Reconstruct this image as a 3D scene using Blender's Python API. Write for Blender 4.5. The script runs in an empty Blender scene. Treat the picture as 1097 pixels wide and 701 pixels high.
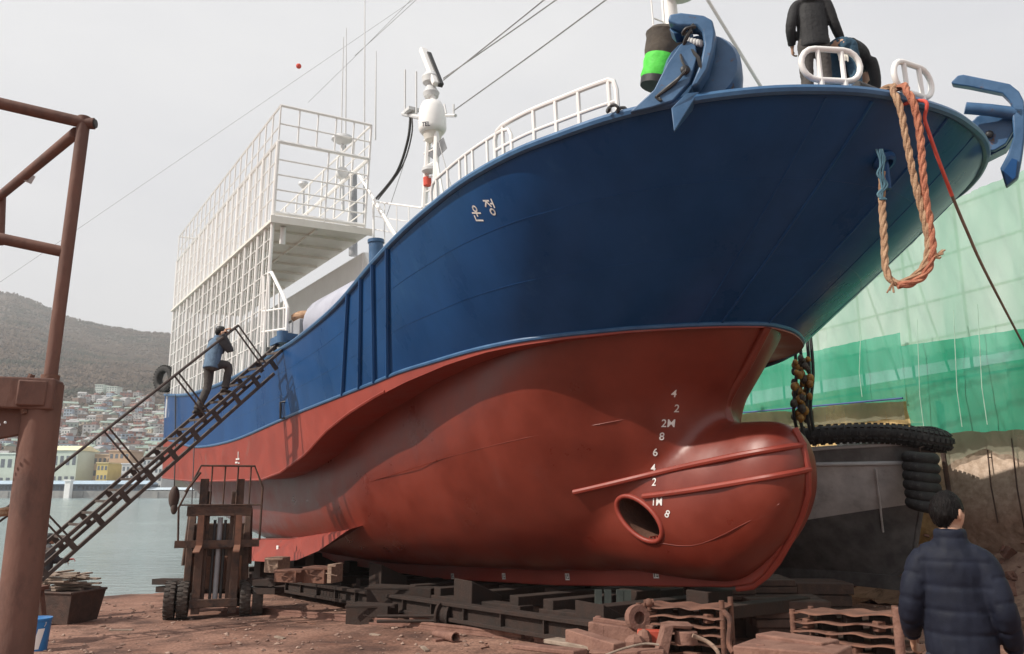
import bpy, bmesh, math, random
from mathutils import Vector, Matrix, noise as mnoise
from mathutils.bvhtree import BVHTree
random.seed(7)
V = Vector
PI = math.pi
SC = bpy.context.scene
COL = SC.collection
def rad(d): return math.radians(d)

# ------------------------------------------------------------------ camera model
FPX, CU, CV = 850.0, 548.5, 350.5
TH = math.atan(175.5 / FPX)
CAM = V((0, 0, 1.7))
CF = V((0, math.cos(TH), math.sin(TH))); CUP = V((0, -math.sin(TH), math.cos(TH))); CR = V((1, 0, 0))
def ray(u, v): return CR * ((u - CU) / FPX) + CUP * ((CV - v) / FPX) + CF
def at(u, v, Y):
    r = ray(u, v); return CAM + r * (Y / r.y)
def gz(x, y):
    d = -0.55 * x + 0.835 * y
    return -0.045 * max(d, 0.0) if d < 60 else -2.7
def ground_at(u, v):
    r = ray(u, v); Y = 2.0
    for _ in range(60):
        p = CAM + r * (Y / r.y); g = gz(p.x, p.y)
        Y = Y * (1.7 - g) / (1.7 - p.z)
    p = CAM + r * (Y / r.y); return V((p.x, p.y, gz(p.x, p.y)))

# ------------------------------------------------------------------ ship frame
AZ = math.atan((CU + 30) / (FPX / math.cos(TH))); HEEL = 0.05
r_ = ray(790, 628); KEEL = CAM + r_ * (11.0 / r_.y)
HB = V((math.sin(AZ), -math.cos(AZ), 0)); SB0 = V((-math.cos(AZ), -math.sin(AZ), 0)); UPZ = V((0, 0, 1))
ZB = UPZ * math.cos(HEEL) + SB0 * math.sin(HEEL); SBD = SB0 * math.cos(HEEL) - UPZ * math.sin(HEEL)
def on_z(u, v, z):
    r = ray(u, v); k = ((KEEL - CAM).dot(ZB) + z) / r.dot(ZB); return CAM + r * k
def L(s, t, z): return KEEL + HB * s + SBD * t + ZB * z
def on_t(u, v, t):
    r = ray(u, v); k = ((KEEL - CAM).dot(SBD) + t) / r.dot(SBD); return CAM + r * k
def on_s(u, v, s):
    r = ray(u, v); k = ((KEEL - CAM).dot(HB) + s) / r.dot(HB); return CAM + r * k

# ------------------------------------------------------------------ mesh helpers
WL = {}
def catmull(pts, n):
    out = []; P = [V(p) for p in pts]
    if len(P) < 3:
        for i in range(len(P) - 1):
            for k in range(n): out.append(P[i].lerp(P[i + 1], k / n))
        return out + [P[-1]]
    for i in range(len(P) - 1):
        p0 = P[max(i - 1, 0)]; p1 = P[i]; p2 = P[i + 1]; p3 = P[min(i + 2, len(P) - 1)]
        for k in range(n):
            t = k / n
            out.append(0.5 * ((2 * p1) + (p2 - p0) * t + (2 * p0 - 5 * p1 + 4 * p2 - p3) * t * t + (3 * p1 - p0 - 3 * p2 + p3) * t ** 3))
    return out + [P[-1]]
def interp(tab, x):
    if x <= tab[0][0]: return tab[0][1]
    for (a, b), (c, d) in zip(tab, tab[1:]):
        if x <= c: return b + (d - b) * (x - a) / (c - a)
    return tab[-1][1]
class MB:
    def __init__(s): s.v = []; s.f = []
    def add(s, vs, fs):
        o = len(s.v); s.v += [V(p) for p in vs]; s.f += [tuple(i + o for i in f) for f in fs]; return s
    def box(s, c, size, R=None):
        c = V(c); hx, hy, hz = size[0] / 2, size[1] / 2, size[2] / 2
        vs = [V((x, y, z)) for z in (-hz, hz) for x, y in ((-hx, -hy), (hx, -hy), (hx, hy), (-hx, hy))]
        if R: vs = [R @ p for p in vs]
        return s.add([c + p for p in vs], [(3, 2, 1, 0), (4, 5, 6, 7), (0, 1, 5, 4), (1, 2, 6, 5), (2, 3, 7, 6), (3, 0, 4, 7)])
    def beam(s, a, b, w, h, up=(0, 0, 1)):
        a = V(a); b = V(b); d = (b - a).normalized(); side = d.cross(V(up))
        if side.length < 1e-4: side = d.cross(V((0, 1, 0)))
        side.normalize(); u = side.cross(d).normalized()
        q = [side * (i * w / 2) + u * (j * h / 2) for i, j in ((-1, -1), (1, -1), (1, 1), (-1, 1))]
        return s.add([a + k for k in q] + [b + k for k in q], [(0, 1, 2, 3), (7, 6, 5, 4), (4, 5, 1, 0), (5, 6, 2, 1), (6, 7, 3, 2), (7, 4, 0, 3)])
    def tube(s, pts, r, n=8, closed=False, caps=True):
        P = [V(p) for p in pts]; m = len(P)
        rr = r if isinstance(r, (list, tuple)) else [r] * m
        rings = []; nrm = None
        for i in range(m):
            if closed: d = P[(i + 1) % m] - P[i - 1]
            else: d = P[min(i + 1, m - 1)] - P[max(i - 1, 0)]
            if d.length < 1e-9: d = V((0, 0, 1))
            d.normalize()
            if nrm is None:
                nrm = d.cross(V((0, 0, 1)))
                if nrm.length < 0.1: nrm = d.cross(V((1, 0, 0)))
            else: nrm = nrm - d * nrm.dot(d)
            nrm.normalize(); b = d.cross(nrm)
            rings.append([P[i] + (nrm * math.cos(2 * PI * k / n) + b * math.sin(2 * PI * k / n)) * rr[i] for k in range(n)])
        return s.loft(rings, caps and not closed, closed)
    def loft(s, rings, caps=True, closed=False):
        n = len(rings[0]); m = len(rings); vs = [p for r in rings for p in r]; fs = []
        for i in range(m if closed else m - 1):
            j = (i + 1) % m
            for k in range(n):
                l = (k + 1) % n; fs.append((i * n + k, i * n + l, j * n + l, j * n + k))
        if caps: fs.append(tuple(range(n - 1, -1, -1))); fs.append(tuple((m - 1) * n + k for k in range(n)))
        return s.add(vs, fs)
    def grid(s, rows):
        n = len(rows[0]); vs = [p for r in rows for p in r]; fs = []
        for i in range(len(rows) - 1):
            for k in range(n - 1): fs.append((i * n + k, i * n + k + 1, (i + 1) * n + k + 1, (i + 1) * n + k))
        return s.add(vs, fs)
    def prism(s, poly, ext):
        e = V(ext); n = len(poly); P = [V(p) for p in poly]
        return s.add(P + [p + e for p in P], [tuple(range(n - 1, -1, -1)), tuple(range(n, 2 * n))] + [(k, (k + 1) % n, n + (k + 1) % n, n + k) for k in range(n)])
    def lathe(s, prof, o, axis=(0, 0, 1), n=20):
        ax = V(axis).normalized(); a = ax.cross(V((0, 0, 1)))
        if a.length < .1: a = ax.cross(V((1, 0, 0)))
        a.normalize(); b = ax.cross(a); o = V(o)
        return s.loft([[o + ax * z + (a * math.cos(2 * PI * k / n) + b * math.sin(2 * PI * k / n)) * max(r, 1e-4) for k in range(n)] for r, z in prof])
    def ell(s, c, rx, ry, rz, R=None, nu=14, nv=9):
        c = V(c); rings = []
        for j in range(nv + 1):
            a = PI * (j + .0) / nv; a = min(max(a, .02), PI - .02)
            ring = []
            for k in range(nu):
                p = V((rx * math.sin(a) * math.cos(2 * PI * k / nu), ry * math.sin(a) * math.sin(2 * PI * k / nu), -rz * math.cos(a)))
                ring.append(c + (R @ p if R else p))
            rings.append(ring)
        return s.loft(rings)
    def mesh(s, name):
        me = bpy.data.meshes.new(name); me.from_pydata([tuple(p) for p in s.v], [], s.f); me.validate(); me.update()
        bm = bmesh.new(); bm.from_mesh(me); bmesh.ops.recalc_face_normals(bm, faces=bm.faces); bm.to_mesh(me); bm.free()
        return me
    def build(s, name, mat, parent=None, origin=None, smooth=38, bevel=0, remesh=0, relax=0, disp=None):
        o = V(origin) if origin is not None else (WL[parent] if parent is not None else V((0, 0, 0)))
        s.v = [p - o for p in s.v]
        me = s.mesh(name)
        ob = bpy.data.objects.new(name, me)
        if remesh:
            COL.objects.link(ob)
            md = ob.modifiers.new('r', 'REMESH'); md.mode = 'VOXEL'; md.voxel_size = remesh; md.adaptivity = 0
            dg = bpy.context.evaluated_depsgraph_get(); dg.update()
            m2 = bpy.data.meshes.new_from_object(ob.evaluated_get(dg)); ob.modifiers.clear(); ob.data = m2; COL.objects.unlink(ob)
            bm = bmesh.new(); bm.from_mesh(m2)
            for _ in range(relax): bmesh.ops.smooth_vert(bm, verts=bm.verts, factor=.5, use_axis_x=True, use_axis_y=True, use_axis_z=True)
            if disp:
                bm.normal_update()
                offs = [(v, disp(v.co + o, v.normal)) for v in bm.verts]
                for v, d in offs: v.co += d
            bm.to_mesh(m2); bm.free(); m2.name = name; me = m2
        if bevel:
            md = ob.modifiers.new('bevel', 'BEVEL'); md.width = bevel; md.segments = 2; md.limit_method = 'ANGLE'; md.angle_limit = rad(40)
        if isinstance(mat, (list, tuple)):
            for q in mat: me.materials.append(q)
        else: me.materials.append(mat)
        if smooth:
            me.shade_smooth()
            if smooth < 180: me.set_sharp_from_angle(angle=rad(smooth))
        COL.objects.link(ob)
        if parent is not None: ob.parent = parent; ob.location = o - WL[parent]
        else: ob.location = o
        WL[ob] = o
        return ob
def tag(o, label=None, cat=None, group=None, kind=None):
    if label: o['label'] = label
    if cat: o['category'] = cat
    if group: o['group'] = group
    if kind: o['kind'] = kind
    return o
def thing(name, label, cat, loc, group=None):
    o = bpy.data.objects.new(name, None); COL.objects.link(o); o.location = V(loc); o.empty_display_size = .2; WL[o] = V(loc)
    return tag(o, label, cat, group)
def copy_tree(o, parent=None):
    c = o.copy(); COL.objects.link(c)
    if parent is not None: c.parent = parent
    for ch in list(o.children): copy_tree(ch, c)
    return c

# ------------------------------------------------------------------ materials
def M(name, c1, c2=None, scale=3.0, rough=.6, metal=0, bump=0.0, bscale=40, spec=.5, lo=.38, hi=.62, stain=None, sscale=1.5, slo=.58, shi=.7, coat=0, stretch=None, rvar=.12, trans=0, alpha=1):
    m = bpy.data.materials.new(name); m.use_nodes = True; nt = m.node_tree; N = nt.nodes; Lk = nt.links
    b = N['Principled BSDF']
    tc = N.new('ShaderNodeTexCoord'); src = tc.outputs['Object']
    if stretch:
        mp = N.new('ShaderNodeMapping'); mp.inputs['Scale'].default_value = stretch; Lk.new(src, mp.inputs['Vector']); src = mp.outputs['Vector']
    b.inputs['Roughness'].default_value = rough; b.inputs['Metallic'].default_value = metal
    b.inputs['Specular IOR Level'].default_value = spec; b.inputs['Coat Weight'].default_value = coat; b.inputs['Coat Roughness'].default_value = .15
    c2 = c2 or tuple(min(1, x * 1.25) for x in c1)
    n1 = N.new('ShaderNodeTexNoise'); n1.inputs['Scale'].default_value = scale; n1.inputs['Detail'].default_value = 8; n1.inputs['Roughness'].default_value = .62
    Lk.new(src, n1.inputs['Vector'])
    rp = N.new('ShaderNodeValToRGB'); e = rp.color_ramp.elements
    e[0].position = lo; e[0].color = (*c1, 1); e[1].position = hi; e[1].color = (*c2, 1)
    Lk.new(n1.outputs['Fac'], rp.inputs['Fac']); colr = rp.outputs['Color']
    if stain:
        n2 = N.new('ShaderNodeTexNoise'); n2.inputs['Scale'].default_value = sscale; n2.inputs['Detail'].default_value = 10; n2.inputs['Roughness'].default_value = .7
        Lk.new(src, n2.inputs['Vector'])
        mr = N.new('ShaderNodeMapRange'); mr.inputs['From Min'].default_value = slo; mr.inputs['From Max'].default_value = shi
        Lk.new(n2.outputs['Fac'], mr.inputs['Value'])
        mx = N.new('ShaderNodeMix'); mx.data_type = 'RGBA'; Lk.new(mr.outputs['Result'], mx.inputs['Factor']); Lk.new(colr, mx.inputs[6]); mx.inputs[7].default_value = (*stain, 1)
        colr = mx.outputs[2]
    Lk.new(colr, b.inputs['Base Color'])
    if rvar:
        mr2 = N.new('ShaderNodeMapRange'); mr2.inputs['To Min'].default_value = max(0, rough - rvar); mr2.inputs['To Max'].default_value = min(1, rough + rvar)
        mr2.inputs['From Min'].default_value = .3; mr2.inputs['From Max'].default_value = .7
        Lk.new(n1.outputs['Fac'], mr2.inputs['Value']); Lk.new(mr2.outputs['Result'], b.inputs['Roughness'])
    if bump:
        n3 = N.new('ShaderNodeTexNoise'); n3.inputs['Scale'].default_value = bscale; n3.inputs['Detail'].default_value = 6
        Lk.new(src, n3.inputs['Vector'])
        bp = N.new('ShaderNodeBump'); bp.inputs['Strength'].default_value = bump; bp.inputs['Distance'].default_value = .02
        Lk.new(n3.outputs['Fac'], bp.inputs['Height']); Lk.new(bp.outputs['Normal'], b.inputs['Normal'])
    return m
m_red = M('antifouling_red', (.135, .020, .0115), (.185, .030, .017), scale=1.2, rough=.36, spec=.5, bump=.25, bscale=2.6, stain=(.16, .04, .03), sscale=.8, slo=.56, shi=.75)
m_red2 = M('fresh_red_paint', (.225, .034, .022), (.28, .047, .031), scale=1.5, rough=.48, spec=.35, bump=.08, bscale=12, stain=(.22, .07, .055), sscale=1.1, slo=.6, shi=.7)
m_blue = M('hull_blue', (.010, .055, .165), (.016, .073, .21), scale=.9, rough=.3, rvar=.06, spec=.1, coat=.12, bump=.3, stretch=(1, 1, .35), bscale=1.8, stain=(.035, .11, .24), sscale=1.6, slo=.6, shi=.8)
m_blue2 = M('anchor_blue', (.03, .09, .19), (.048, .125, .25), scale=4, rough=.42, bump=.1, bscale=25, stain=(.10, .05, .035), sscale=7, slo=.61, shi=.68)
m_cap = M('rail_blue', (.03, .095, .21), (.045, .13, .26), scale=4, rough=.42, bump=.1, bscale=25)
m_white = M('white_paint', (.78, .77, .755), (.84, .835, .82), scale=2, rough=.45, stain=(.6, .53, .45), sscale=3, slo=.68, shi=.85)
m_cream = M('cream_paint', (.66, .63, .57), (.74, .71, .65), scale=2, rough=.55, stain=(.4, .32, .25), sscale=2, slo=.62, shi=.8)
m_grey = M('grey_paint', (.25, .26, .28), (.33, .34, .36), scale=3, rough=.5)
m_ltgrey = M('light_grey_plastic', (.55, .56, .57), (.62, .63, .63), scale=3, rough=.5)
m_dark = M('black_gear', (.02, .02, .022), (.035, .035, .036), scale=6, rough=.55)
m_rust = M('rusty_steel', (.11, .05, .034), (.18, .083, .055), scale=5, rough=.85, bump=.5, bscale=30, stain=(.07, .035, .028), sscale=4, slo=.55, shi=.7)
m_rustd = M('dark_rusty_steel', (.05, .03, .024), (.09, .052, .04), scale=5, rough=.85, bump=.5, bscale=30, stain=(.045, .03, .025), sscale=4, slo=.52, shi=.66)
m_rustp = M('dusty_pink_rust', (.165, .08, .06), (.235, .125, .093), scale=4, rough=.9, bump=.5, bscale=35, stain=(.14, .065, .045), sscale=5, slo=.52, shi=.66)
m_wood = M('weathered_timber', (.23, .15, .11), (.33, .23, .17), scale=3, rough=.9, bump=.5, bscale=20, stretch=(1, 6, 6), stain=(.1, .06, .045), sscale=4, slo=.55, shi=.7)
m_rubber = M('tyre_rubber', (.02, .02, .021), (.045, .043, .042), scale=6, rough=.8, bump=.4, bscale=50, stain=(.13, .125, .12), sscale=7, slo=.58, shi=.7)
m_rope = M('tan_rope', (.30, .17, .10), (.46, .30, .19), scale=14, rough=.95, bump=.8, bscale=80)
m_roper = M('rust_rope', (.33, .11, .065), (.48, .2, .12), scale=14, rough=.95, bump=.8, bscale=80)
m_redrope = M('red_rope', (.55, .06, .04), (.62, .1, .07), scale=10, rough=.8)
m_skin = M('skin', (.42, .24, .16), (.5, .3, .21), scale=12, rough=.55, spec=.35)
m_hair = M('black_hair', (.004, .0035, .0035), (.012, .010, .010), scale=60, spec=.1, rough=.5, bump=.6, bscale=120, stretch=(1, 1, .25))
m_crad = M('shade_dark_cradle', (.018, .010, .007), (.034, .018, .013), scale=5, rough=.9, bump=.5, bscale=25)  # dark rust, darkened further to paint in the deep shade under the hull
m_boat = M('boat_grey', (.5, .495, .49), (.68, .67, .66), scale=2.5, rough=.34, bump=1.0, bscale=3.2, stain=(.5, .48, .46), sscale=2.2, slo=.58, shi=.72)
m_boatd = M('boat_black', (.10, .097, .097), (.18, .175, .17), scale=2.5, rough=.4, bump=.9, bscale=4, stain=(.2, .19, .185), sscale=2.4, slo=.58, shi=.7)
m_plank = M('grey_plank', (.2, .15, .115), (.32, .25, .2), scale=5, rough=.95, bump=.5, bscale=25)
# ------------------------------------------------------------------ world and sun
SUN_AZ = V((-.92, -.39, 0)).normalized(); SUN_EL = rad(41)
w = bpy.data.worlds.new('World'); SC.world = w; w.use_nodes = True
nt = w.node_tree; N = nt.nodes; Lk = nt.links; bg = N['Background']
sky = N.new('ShaderNodeTexSky'); sky.sky_type = 'NISHITA'; sky.sun_disc = False; sky.sun_elevation = SUN_EL
sky.sun_rotation = math.atan2(SUN_AZ.x, SUN_AZ.y); sky.dust_density = 4; sky.air_density = 1.0
tc = N.new('ShaderNodeTexCoord'); ns = N.new('ShaderNodeTexNoise'); ns.inputs['Scale'].default_value = 2.2; ns.inputs['Detail'].default_value = 5
mp = N.new('ShaderNodeMapping'); mp.inputs['Scale'].default_value = (1, 1, 2.5)
Lk.new(tc.outputs['Generated'], mp.inputs['Vector']); Lk.new(mp.outputs['Vector'], ns.inputs['Vector'])
cr = N.new('ShaderNodeValToRGB'); cr.color_ramp.elements[0].position = .3; cr.color_ramp.elements[0].color = (.79, .79, .81, 1)
cr.color_ramp.elements[1].position = .7; cr.color_ramp.elements[1].color = (.93, .92, .91, 1)
Lk.new(ns.outputs['Fac'], cr.inputs['Fac'])
vm = N.new('ShaderNodeVectorMath'); vm.operation = 'SCALE'; vm.inputs['Scale'].default_value = 10.6
Lk.new(cr.outputs['Color'], vm.inputs[0])
mx = N.new('ShaderNodeMix'); mx.data_type = 'RGBA'; mx.inputs['Factor'].default_value = .9
Lk.new(sky.outputs['Color'], mx.inputs[6]); Lk.new(vm.outputs['Vector'], mx.inputs[7])
Lk.new(mx.outputs[2], bg.inputs['Color']); bg.inputs['Strength'].default_value = .1
sl = bpy.data.lights.new('sun', 'SUN'); sl.energy = 5.0; sl.angle = rad(.6); sl.color = (1, .93, .83)
so = bpy.data.objects.new('sun', sl); COL.objects.link(so)
sd = SUN_AZ * math.cos(SUN_EL) + UPZ * math.sin(SUN_EL); so.rotation_euler = sd.to_track_quat('Z', 'Y').to_euler(); so.location = (-40, -20, 60)
cd = bpy.data.cameras.new('camera'); cam = bpy.data.objects.new('camera', cd); COL.objects.link(cam); SC.camera = cam
cd.sensor_width = 36; cd.lens = 36 * FPX / 1097; cd.clip_end = 6000; cd.clip_start = .05
cam.location = CAM; cam.rotation_euler = (rad(90) + TH, 0, 0)
vs = SC.view_settings; vs.view_transform = 'Standard'; vs.look = 'None'; vs.exposure = 0; vs.gamma = 1

# ------------------------------------------------------------------ ground, water
def axis_pts(lo, hi, fine0, fine1, step, grow=1.35):
    out = []; x = fine0
    while x <= fine1: out.append(x); x += step
    st = step; x = fine1
    while x < hi: st *= grow; x += st; out.append(min(x, hi))
    st = step; x = fine0; pre = []
    while x > lo: st *= grow; x -= st; pre.append(max(x, lo))
    return sorted(set(pre + out))
xs = axis_pts(-120, 900, -14, 12, .16); ys = axis_pts(-200, 1400, 3.5, 24, .16)
def ghz(x, y):
    z = gz(x, y)
    if -16 < x < 14 and 0 < y < 27:
        z += .035 * (mnoise.noise(V((x * .55, y * .55, 3))) ) + .018 * mnoise.noise(V((x * 2.3, y * 2.3, 1))) + .008 * mnoise.noise(V((x * 7, y * 7, 5)))
    return z
mb = MB(); mb.grid([[V((x, y, ghz(x, y))) for x in xs] for y in ys])
m_ground = M('slipway_earth', (.215, .12, .09), (.33, .2, .155), scale=.55, rough=.95, bump=.6, bscale=14, spec=.2, stain=(.10, .06, .05), sscale=.7, slo=.46, shi=.62)
nt = m_ground.node_tree; N = nt.nodes; Lk = nt.links; b = N['Principled BSDF']
oldc = b.inputs['Base Color'].links[0].from_socket
n5 = N.new('ShaderNodeTexNoise'); n5.inputs['Scale'].default_value = 22; n5.inputs['Detail'].default_value = 6
tc = N.new('ShaderNodeTexCoord'); Lk.new(tc.outputs['Object'], n5.inputs['Vector'])
rp = N.new('ShaderNodeValToRGB'); rp.color_ramp.elements[0].position = .35; rp.color_ramp.elements[0].color = (.55, .5, .48, 1); rp.color_ramp.elements[1].position = .66; rp.color_ramp.elements[1].color = (1.2, 1.15, 1.1, 1)
Lk.new(n5.outputs['Fac'], rp.inputs['Fac'])
mm = N.new('ShaderNodeMix'); mm.data_type = 'RGBA'; mm.blend_type = 'MULTIPLY'; mm.inputs['Factor'].default_value = .8
Lk.new(oldc, mm.inputs[6]); Lk.new(rp.outputs['Color'], mm.inputs[7]); Lk.new(mm.outputs[2], b.inputs['Base Color'])
tag(mb.build('ground', m_ground, smooth=180), kind='structure')
mb = MB(); mb.grid([[V((x, y, -1.13)) for x in (-3000, -300, -60, 300, 3000)] for y in (10, 60, 400, 3500)])
m_water = M('harbour_water', (.22, .30, .31), (.26, .34, .345), scale=.05, rough=.16, spec=.5, rvar=.04)
nt = m_water.node_tree; N = nt.nodes; Lk = nt.links; b = N['Principled BSDF']
tc = N.new('ShaderNodeTexCoord'); bp = N.new('ShaderNodeBump'); bp.inputs['Strength'].default_value = .25; bp.inputs['Distance'].default_value = .2
nw = N.new('ShaderNodeTexNoise'); nw.inputs['Scale'].default_value = 1.6; nw.inputs['Detail'].default_value = 5; nw.inputs['Distortion'].default_value = .4
mp = N.new('ShaderNodeMapping'); mp.inputs['Scale'].default_value = (.55, 1.2, 1)
Lk.new(tc.outputs['Object'], mp.inputs['Vector']); Lk.new(mp.outputs['Vector'], nw.inputs['Vector']); Lk.new(nw.outputs['Fac'], bp.inputs['Height']); Lk.new(bp.outputs['Normal'], b.inputs['Normal'])
tag(mb.build('water', m_water, smooth=0), kind='structure')

mb = MB(); random.seed(17)
for k in range(2600):
    Y = random.uniform(8.5, 22); u_ = random.uniform(-30, 1000); x = (u_ - CU) / 868 * Y; r = random.choice((.006, .009, .013, .02, .032)) * random.uniform(.7, 1.4); c = V((x, Y, ghz(x, Y) + r * .3)); a = random.uniform(0, 6)
    if -.55 * x + .835 * Y > 23: continue
    mb.add([c + V((0, 0, r * .7)), c - V((0, 0, r))] + [c + V((math.cos(a + i * 2 * PI / 5) * r * random.uniform(.7, 1.5), math.sin(a + i * 2 * PI / 5) * r * random.uniform(.7, 1.5), r * random.uniform(-.2, .3))) for i in range(5)], [(0, 2 + i, 2 + (i + 1) % 5) for i in range(5)] + [(1, 2 + (i + 1) % 5, 2 + i) for i in range(5)])
tag(mb.build('gravel', M('gravel', (.15, .085, .065), (.36, .25, .2), scale=1.7, rough=1), smooth=0), label='loose pebbles and rust flakes scattered over the reddish slipway earth', cat='gravel', kind='stuff')

# ------------------------------------------------------------------ far shore
RIDGE = [(-900, 190), (-250, 262), (0, 308), (30, 322), (60, 338), (100, 349), (140, 354), (178, 357), (300, 368), (450, 405), (700, 470), (1000, 505), (1600, 515)]
SHORE = 327.0
def far_h(x, Y):
    u = CU + x / Y * FPX / math.cos(TH) * .985
    rh = (526 - interp(RIDGE, u)) / 868 * 1300
    q = (Y - SHORE - 45) / (1300 - SHORE - 45)
    if q <= 0: h = 0
    elif q <= 1: h = rh * (q ** 1.12) * (1 + .10 * math.sin(q * 9 + x * .004) * (1 - q))
    else: h = rh * max(0, 1 - (q - 1) * 1.4)
    return 1.6 + h + (8 * mnoise.noise(V((x * .006, Y * .006, 2))) + 3 * mnoise.noise(V((x * .03, Y * .03, 7)))) * min(1, max(0, q * 6))
rows = []
for Y in [SHORE + .3] + [SHORE + 45 * k / 3 for k in (1, 2, 3)] + [SHORE + 45 + 15 * k for k in range(1, 76)]:
    rows.append([V((x, Y, far_h(x, Y))) for x in [-1500 + 16 * k for k in range(150)] + [900 + 80 * k for k in range(14)]])
m_hill = M('winter_hillside', (.075, .062, .052), (.14, .115, .098), scale=.035, rough=1, spec=0, bump=1, bscale=.12, stain=(.05, .052, .036), sscale=.009, slo=.5, shi=.6)
tag(MB().grid(rows).build('hills', m_hill, smooth=180), kind='structure')
mb = MB(); random.seed(11)
for k in range(24000):
    Y = random.uniform(430, 1330); u = random.uniform(-120, 330) if k % 4 else random.uniform(-20, 200)
    x = (u - CU) / 868 * Y; h = far_h(x, Y); r = random.uniform(.9, 2.3)
    c = V((x, Y, h + r * .6)); a = random.uniform(0, 3)
    vs_ = [c + V((0, 0, r * random.uniform(.8, 1.5))), c - V((0, 0, r))] + [c + V((math.cos(a + i * 2 * PI / 5) * r * random.uniform(.7, 1.2), math.sin(a + i * 2 * PI / 5) * r * random.uniform(.7, 1.2), r * random.uniform(-.3, .4))) for i in range(5)]
    mb.add(vs_, [(0, 2 + i, 2 + (i + 1) % 5) for i in range(5)] + [(1, 2 + (i + 1) % 5, 2 + i) for i in range(5)])
m_trees = M('bare_wood', (.07, .05, .036), (.145, .108, .08), scale=.05, rough=1, spec=0, stain=(.04, .046, .03), sscale=.012, slo=.5, shi=.58)
tag(mb.build('hill_forest', m_trees, smooth=0), label='bare brown winter woodland covering the hillside across the harbour', cat='forest', kind='stuff')

# quay wall and quay buildings
def at_far(u, Y, z=1.6): return V(((u - CU) / 868 * Y, Y, z))
def unproj_hill(u, v):
    Y = SHORE + 20
    while Y < 1300:
        x = (u - CU) / 868 * Y
        if 526 - (far_h(x, Y) - 1.7) / Y * 868 <= v: break
        Y += 4
    return V((x, Y, far_h(x, Y)))
mb = MB(); mb.box((-100, SHORE - .6, -.2), (900, 2, 3.8))
for k in range(60): mb.box((-330 + k * 7.5, SHORE - 1.7, .2), (.8, .3, 2.6))
tag(mb.build('quay_wall', M('old_quay_concrete', (.2, .2, .2), (.3, .29, .28), scale=.3, rough=.9)), 'long low grey concrete quay wall along the far shore of the harbour', 'quay wall')
def simple_building(name, label, u0, u1, v0, v1, Y, col, roofc, floors=3, cols=6, depth=14, roof='flat', roofh=1.2, winc=(.1, .12, .14), group=None, base=1.5):
    p0 = at_far(u0, Y, base); p1 = at_far(u1, Y, base); zt = 1.7 + (526 - v0) / 868 * Y
    h = zt - base; W = (p1 - p0).length; c = (p0 + p1) / 2
    root = thing(name, label, 'building', c, group)
    mw = M(name + '_wall', col, tuple(x * .9 for x in col), scale=.2, rough=.8); mr = M(name + '_roof', roofc, scale=.3, rough=.7); mg = M(name + '_glass', winc, scale=.5, rough=.25)
    MB().box(c + V((0, depth / 2, h / 2 - 1)), (W, depth, h + 2)).build('wall', mw, root, smooth=0)
    r = MB()
    if roof == 'flat': r.box(c + V((0, depth / 2, h + .25)), (W + .8, depth + .8, .5))
    else:
        z = c.z + h
        r.prism([V((c.x - W / 2 - .5, c.y - .6, z)), V((c.x - W / 2 - .5, c.y + depth + .6, z)), V((c.x - W / 2 - .5, c.y + depth / 2, z + roofh))], (W + 1, 0, 0))
    r.build('roof', mr, root, smooth=0)
    for fl in range(floors):
        for k in range(cols): MB().box(c + V((-W / 2 + W * (k + .5) / cols, -.02, h * (fl + .5) / floors)), (W / cols * .55, .12, h / floors * .45)).build('window', mg, root, smooth=0)
    return root
simple_building('quay_shed', 'very long dark blue quayside shed with pale blue roof on the far shore', -120, 155, 519, 533, SHORE + 3, (.05, .075, .11), (.33, .43, .52), 1, 60, 12, 'gable', 1.5, (.02, .03, .04))
simple_building('quay_shed', 'low pale blue roofed shed at the right end of the far quay', 157, 215, 525, 533, SHORE + 3, (.32, .34, .34), (.42, .5, .56), 1, 12, 10, 'gable', 1.0, (.04, .05, .05))
simple_building('warehouse', 'pale mint green warehouse behind the left end of the blue shed', -35, 18, 487, 520, SHORE + 28, (.55, .64, .56), (.6, .68, .62), 2, 7)
simple_building('warehouse', 'cream and mint warehouse with pale yellow roof beyond the harbour', 46, 79, 483, 520, SHORE + 30, (.55, .63, .55), (.72, .66, .42), 2, 5, 18, 'gable', 2.4)
simple_building('office_block', 'wide peach coloured block behind the quay', 92, 116, 488, 520, SHORE + 45, (.55, .41, .29), (.5, .4, .3), 3, 5)
simple_building('office_block', 'tall orange tan block behind the quay beside the peach one', 113, 135, 484, 520, SHORE + 38, (.5, .34, .22), (.45, .33, .24), 4, 4)
simple_building('office_block', 'small bright yellow building behind the quay', 101, 113, 497, 520, SHORE + 22, (.62, .47, .16), (.5, .4, .2), 3, 3)
simple_building('office_block', 'white three storey block behind the right part of the quay', 128, 146, 498, 522, SHORE + 24, (.66, .66, .64), (.5, .5, .5), 3, 4)
simple_building('office_block', 'pale grey stepped block at right of the quay near the ship stern', 150, 172, 492, 522, SHORE + 26, (.58, .6, .6), (.48, .5, .5), 4, 5)
q = unproj_hill(97, 424)
for (ua, ub, va, lab) in ((90, 99, 412, 'left tower of the twin mint white apartment blocks high on the slope'), (103, 114, 414, 'right tower of the twin mint white apartment blocks high on the slope')):
    simple_building('apartment_block', lab, ua, ub, va, 428, q.y, (.6, .68, .62), (.5, .58, .52), 6, 4, 10, base=q.z - 3)
for k in range(5):
    uu = 147 + k * 4.5; q = unproj_hill(uu + 5, 478 - k * 5)
    simple_building('terrace_flats', ['lowest', 'second lowest', 'middle', 'second highest', 'highest'][k] + ' white step of the terraced flats climbing the far hillside', uu, uu + 17, 471 - k * 5.2, 480, q.y, (.66, .68, .66), (.55, .57, .56), 2, 7, 8, base=q.z - 2)
mb = MB(); mb.box(at_far(73, SHORE - 3, 1.9), (2.2, 2.2, 7)); mb.box(at_far(73, SHORE - 3, 5.8), (3, 3, .7))
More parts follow.
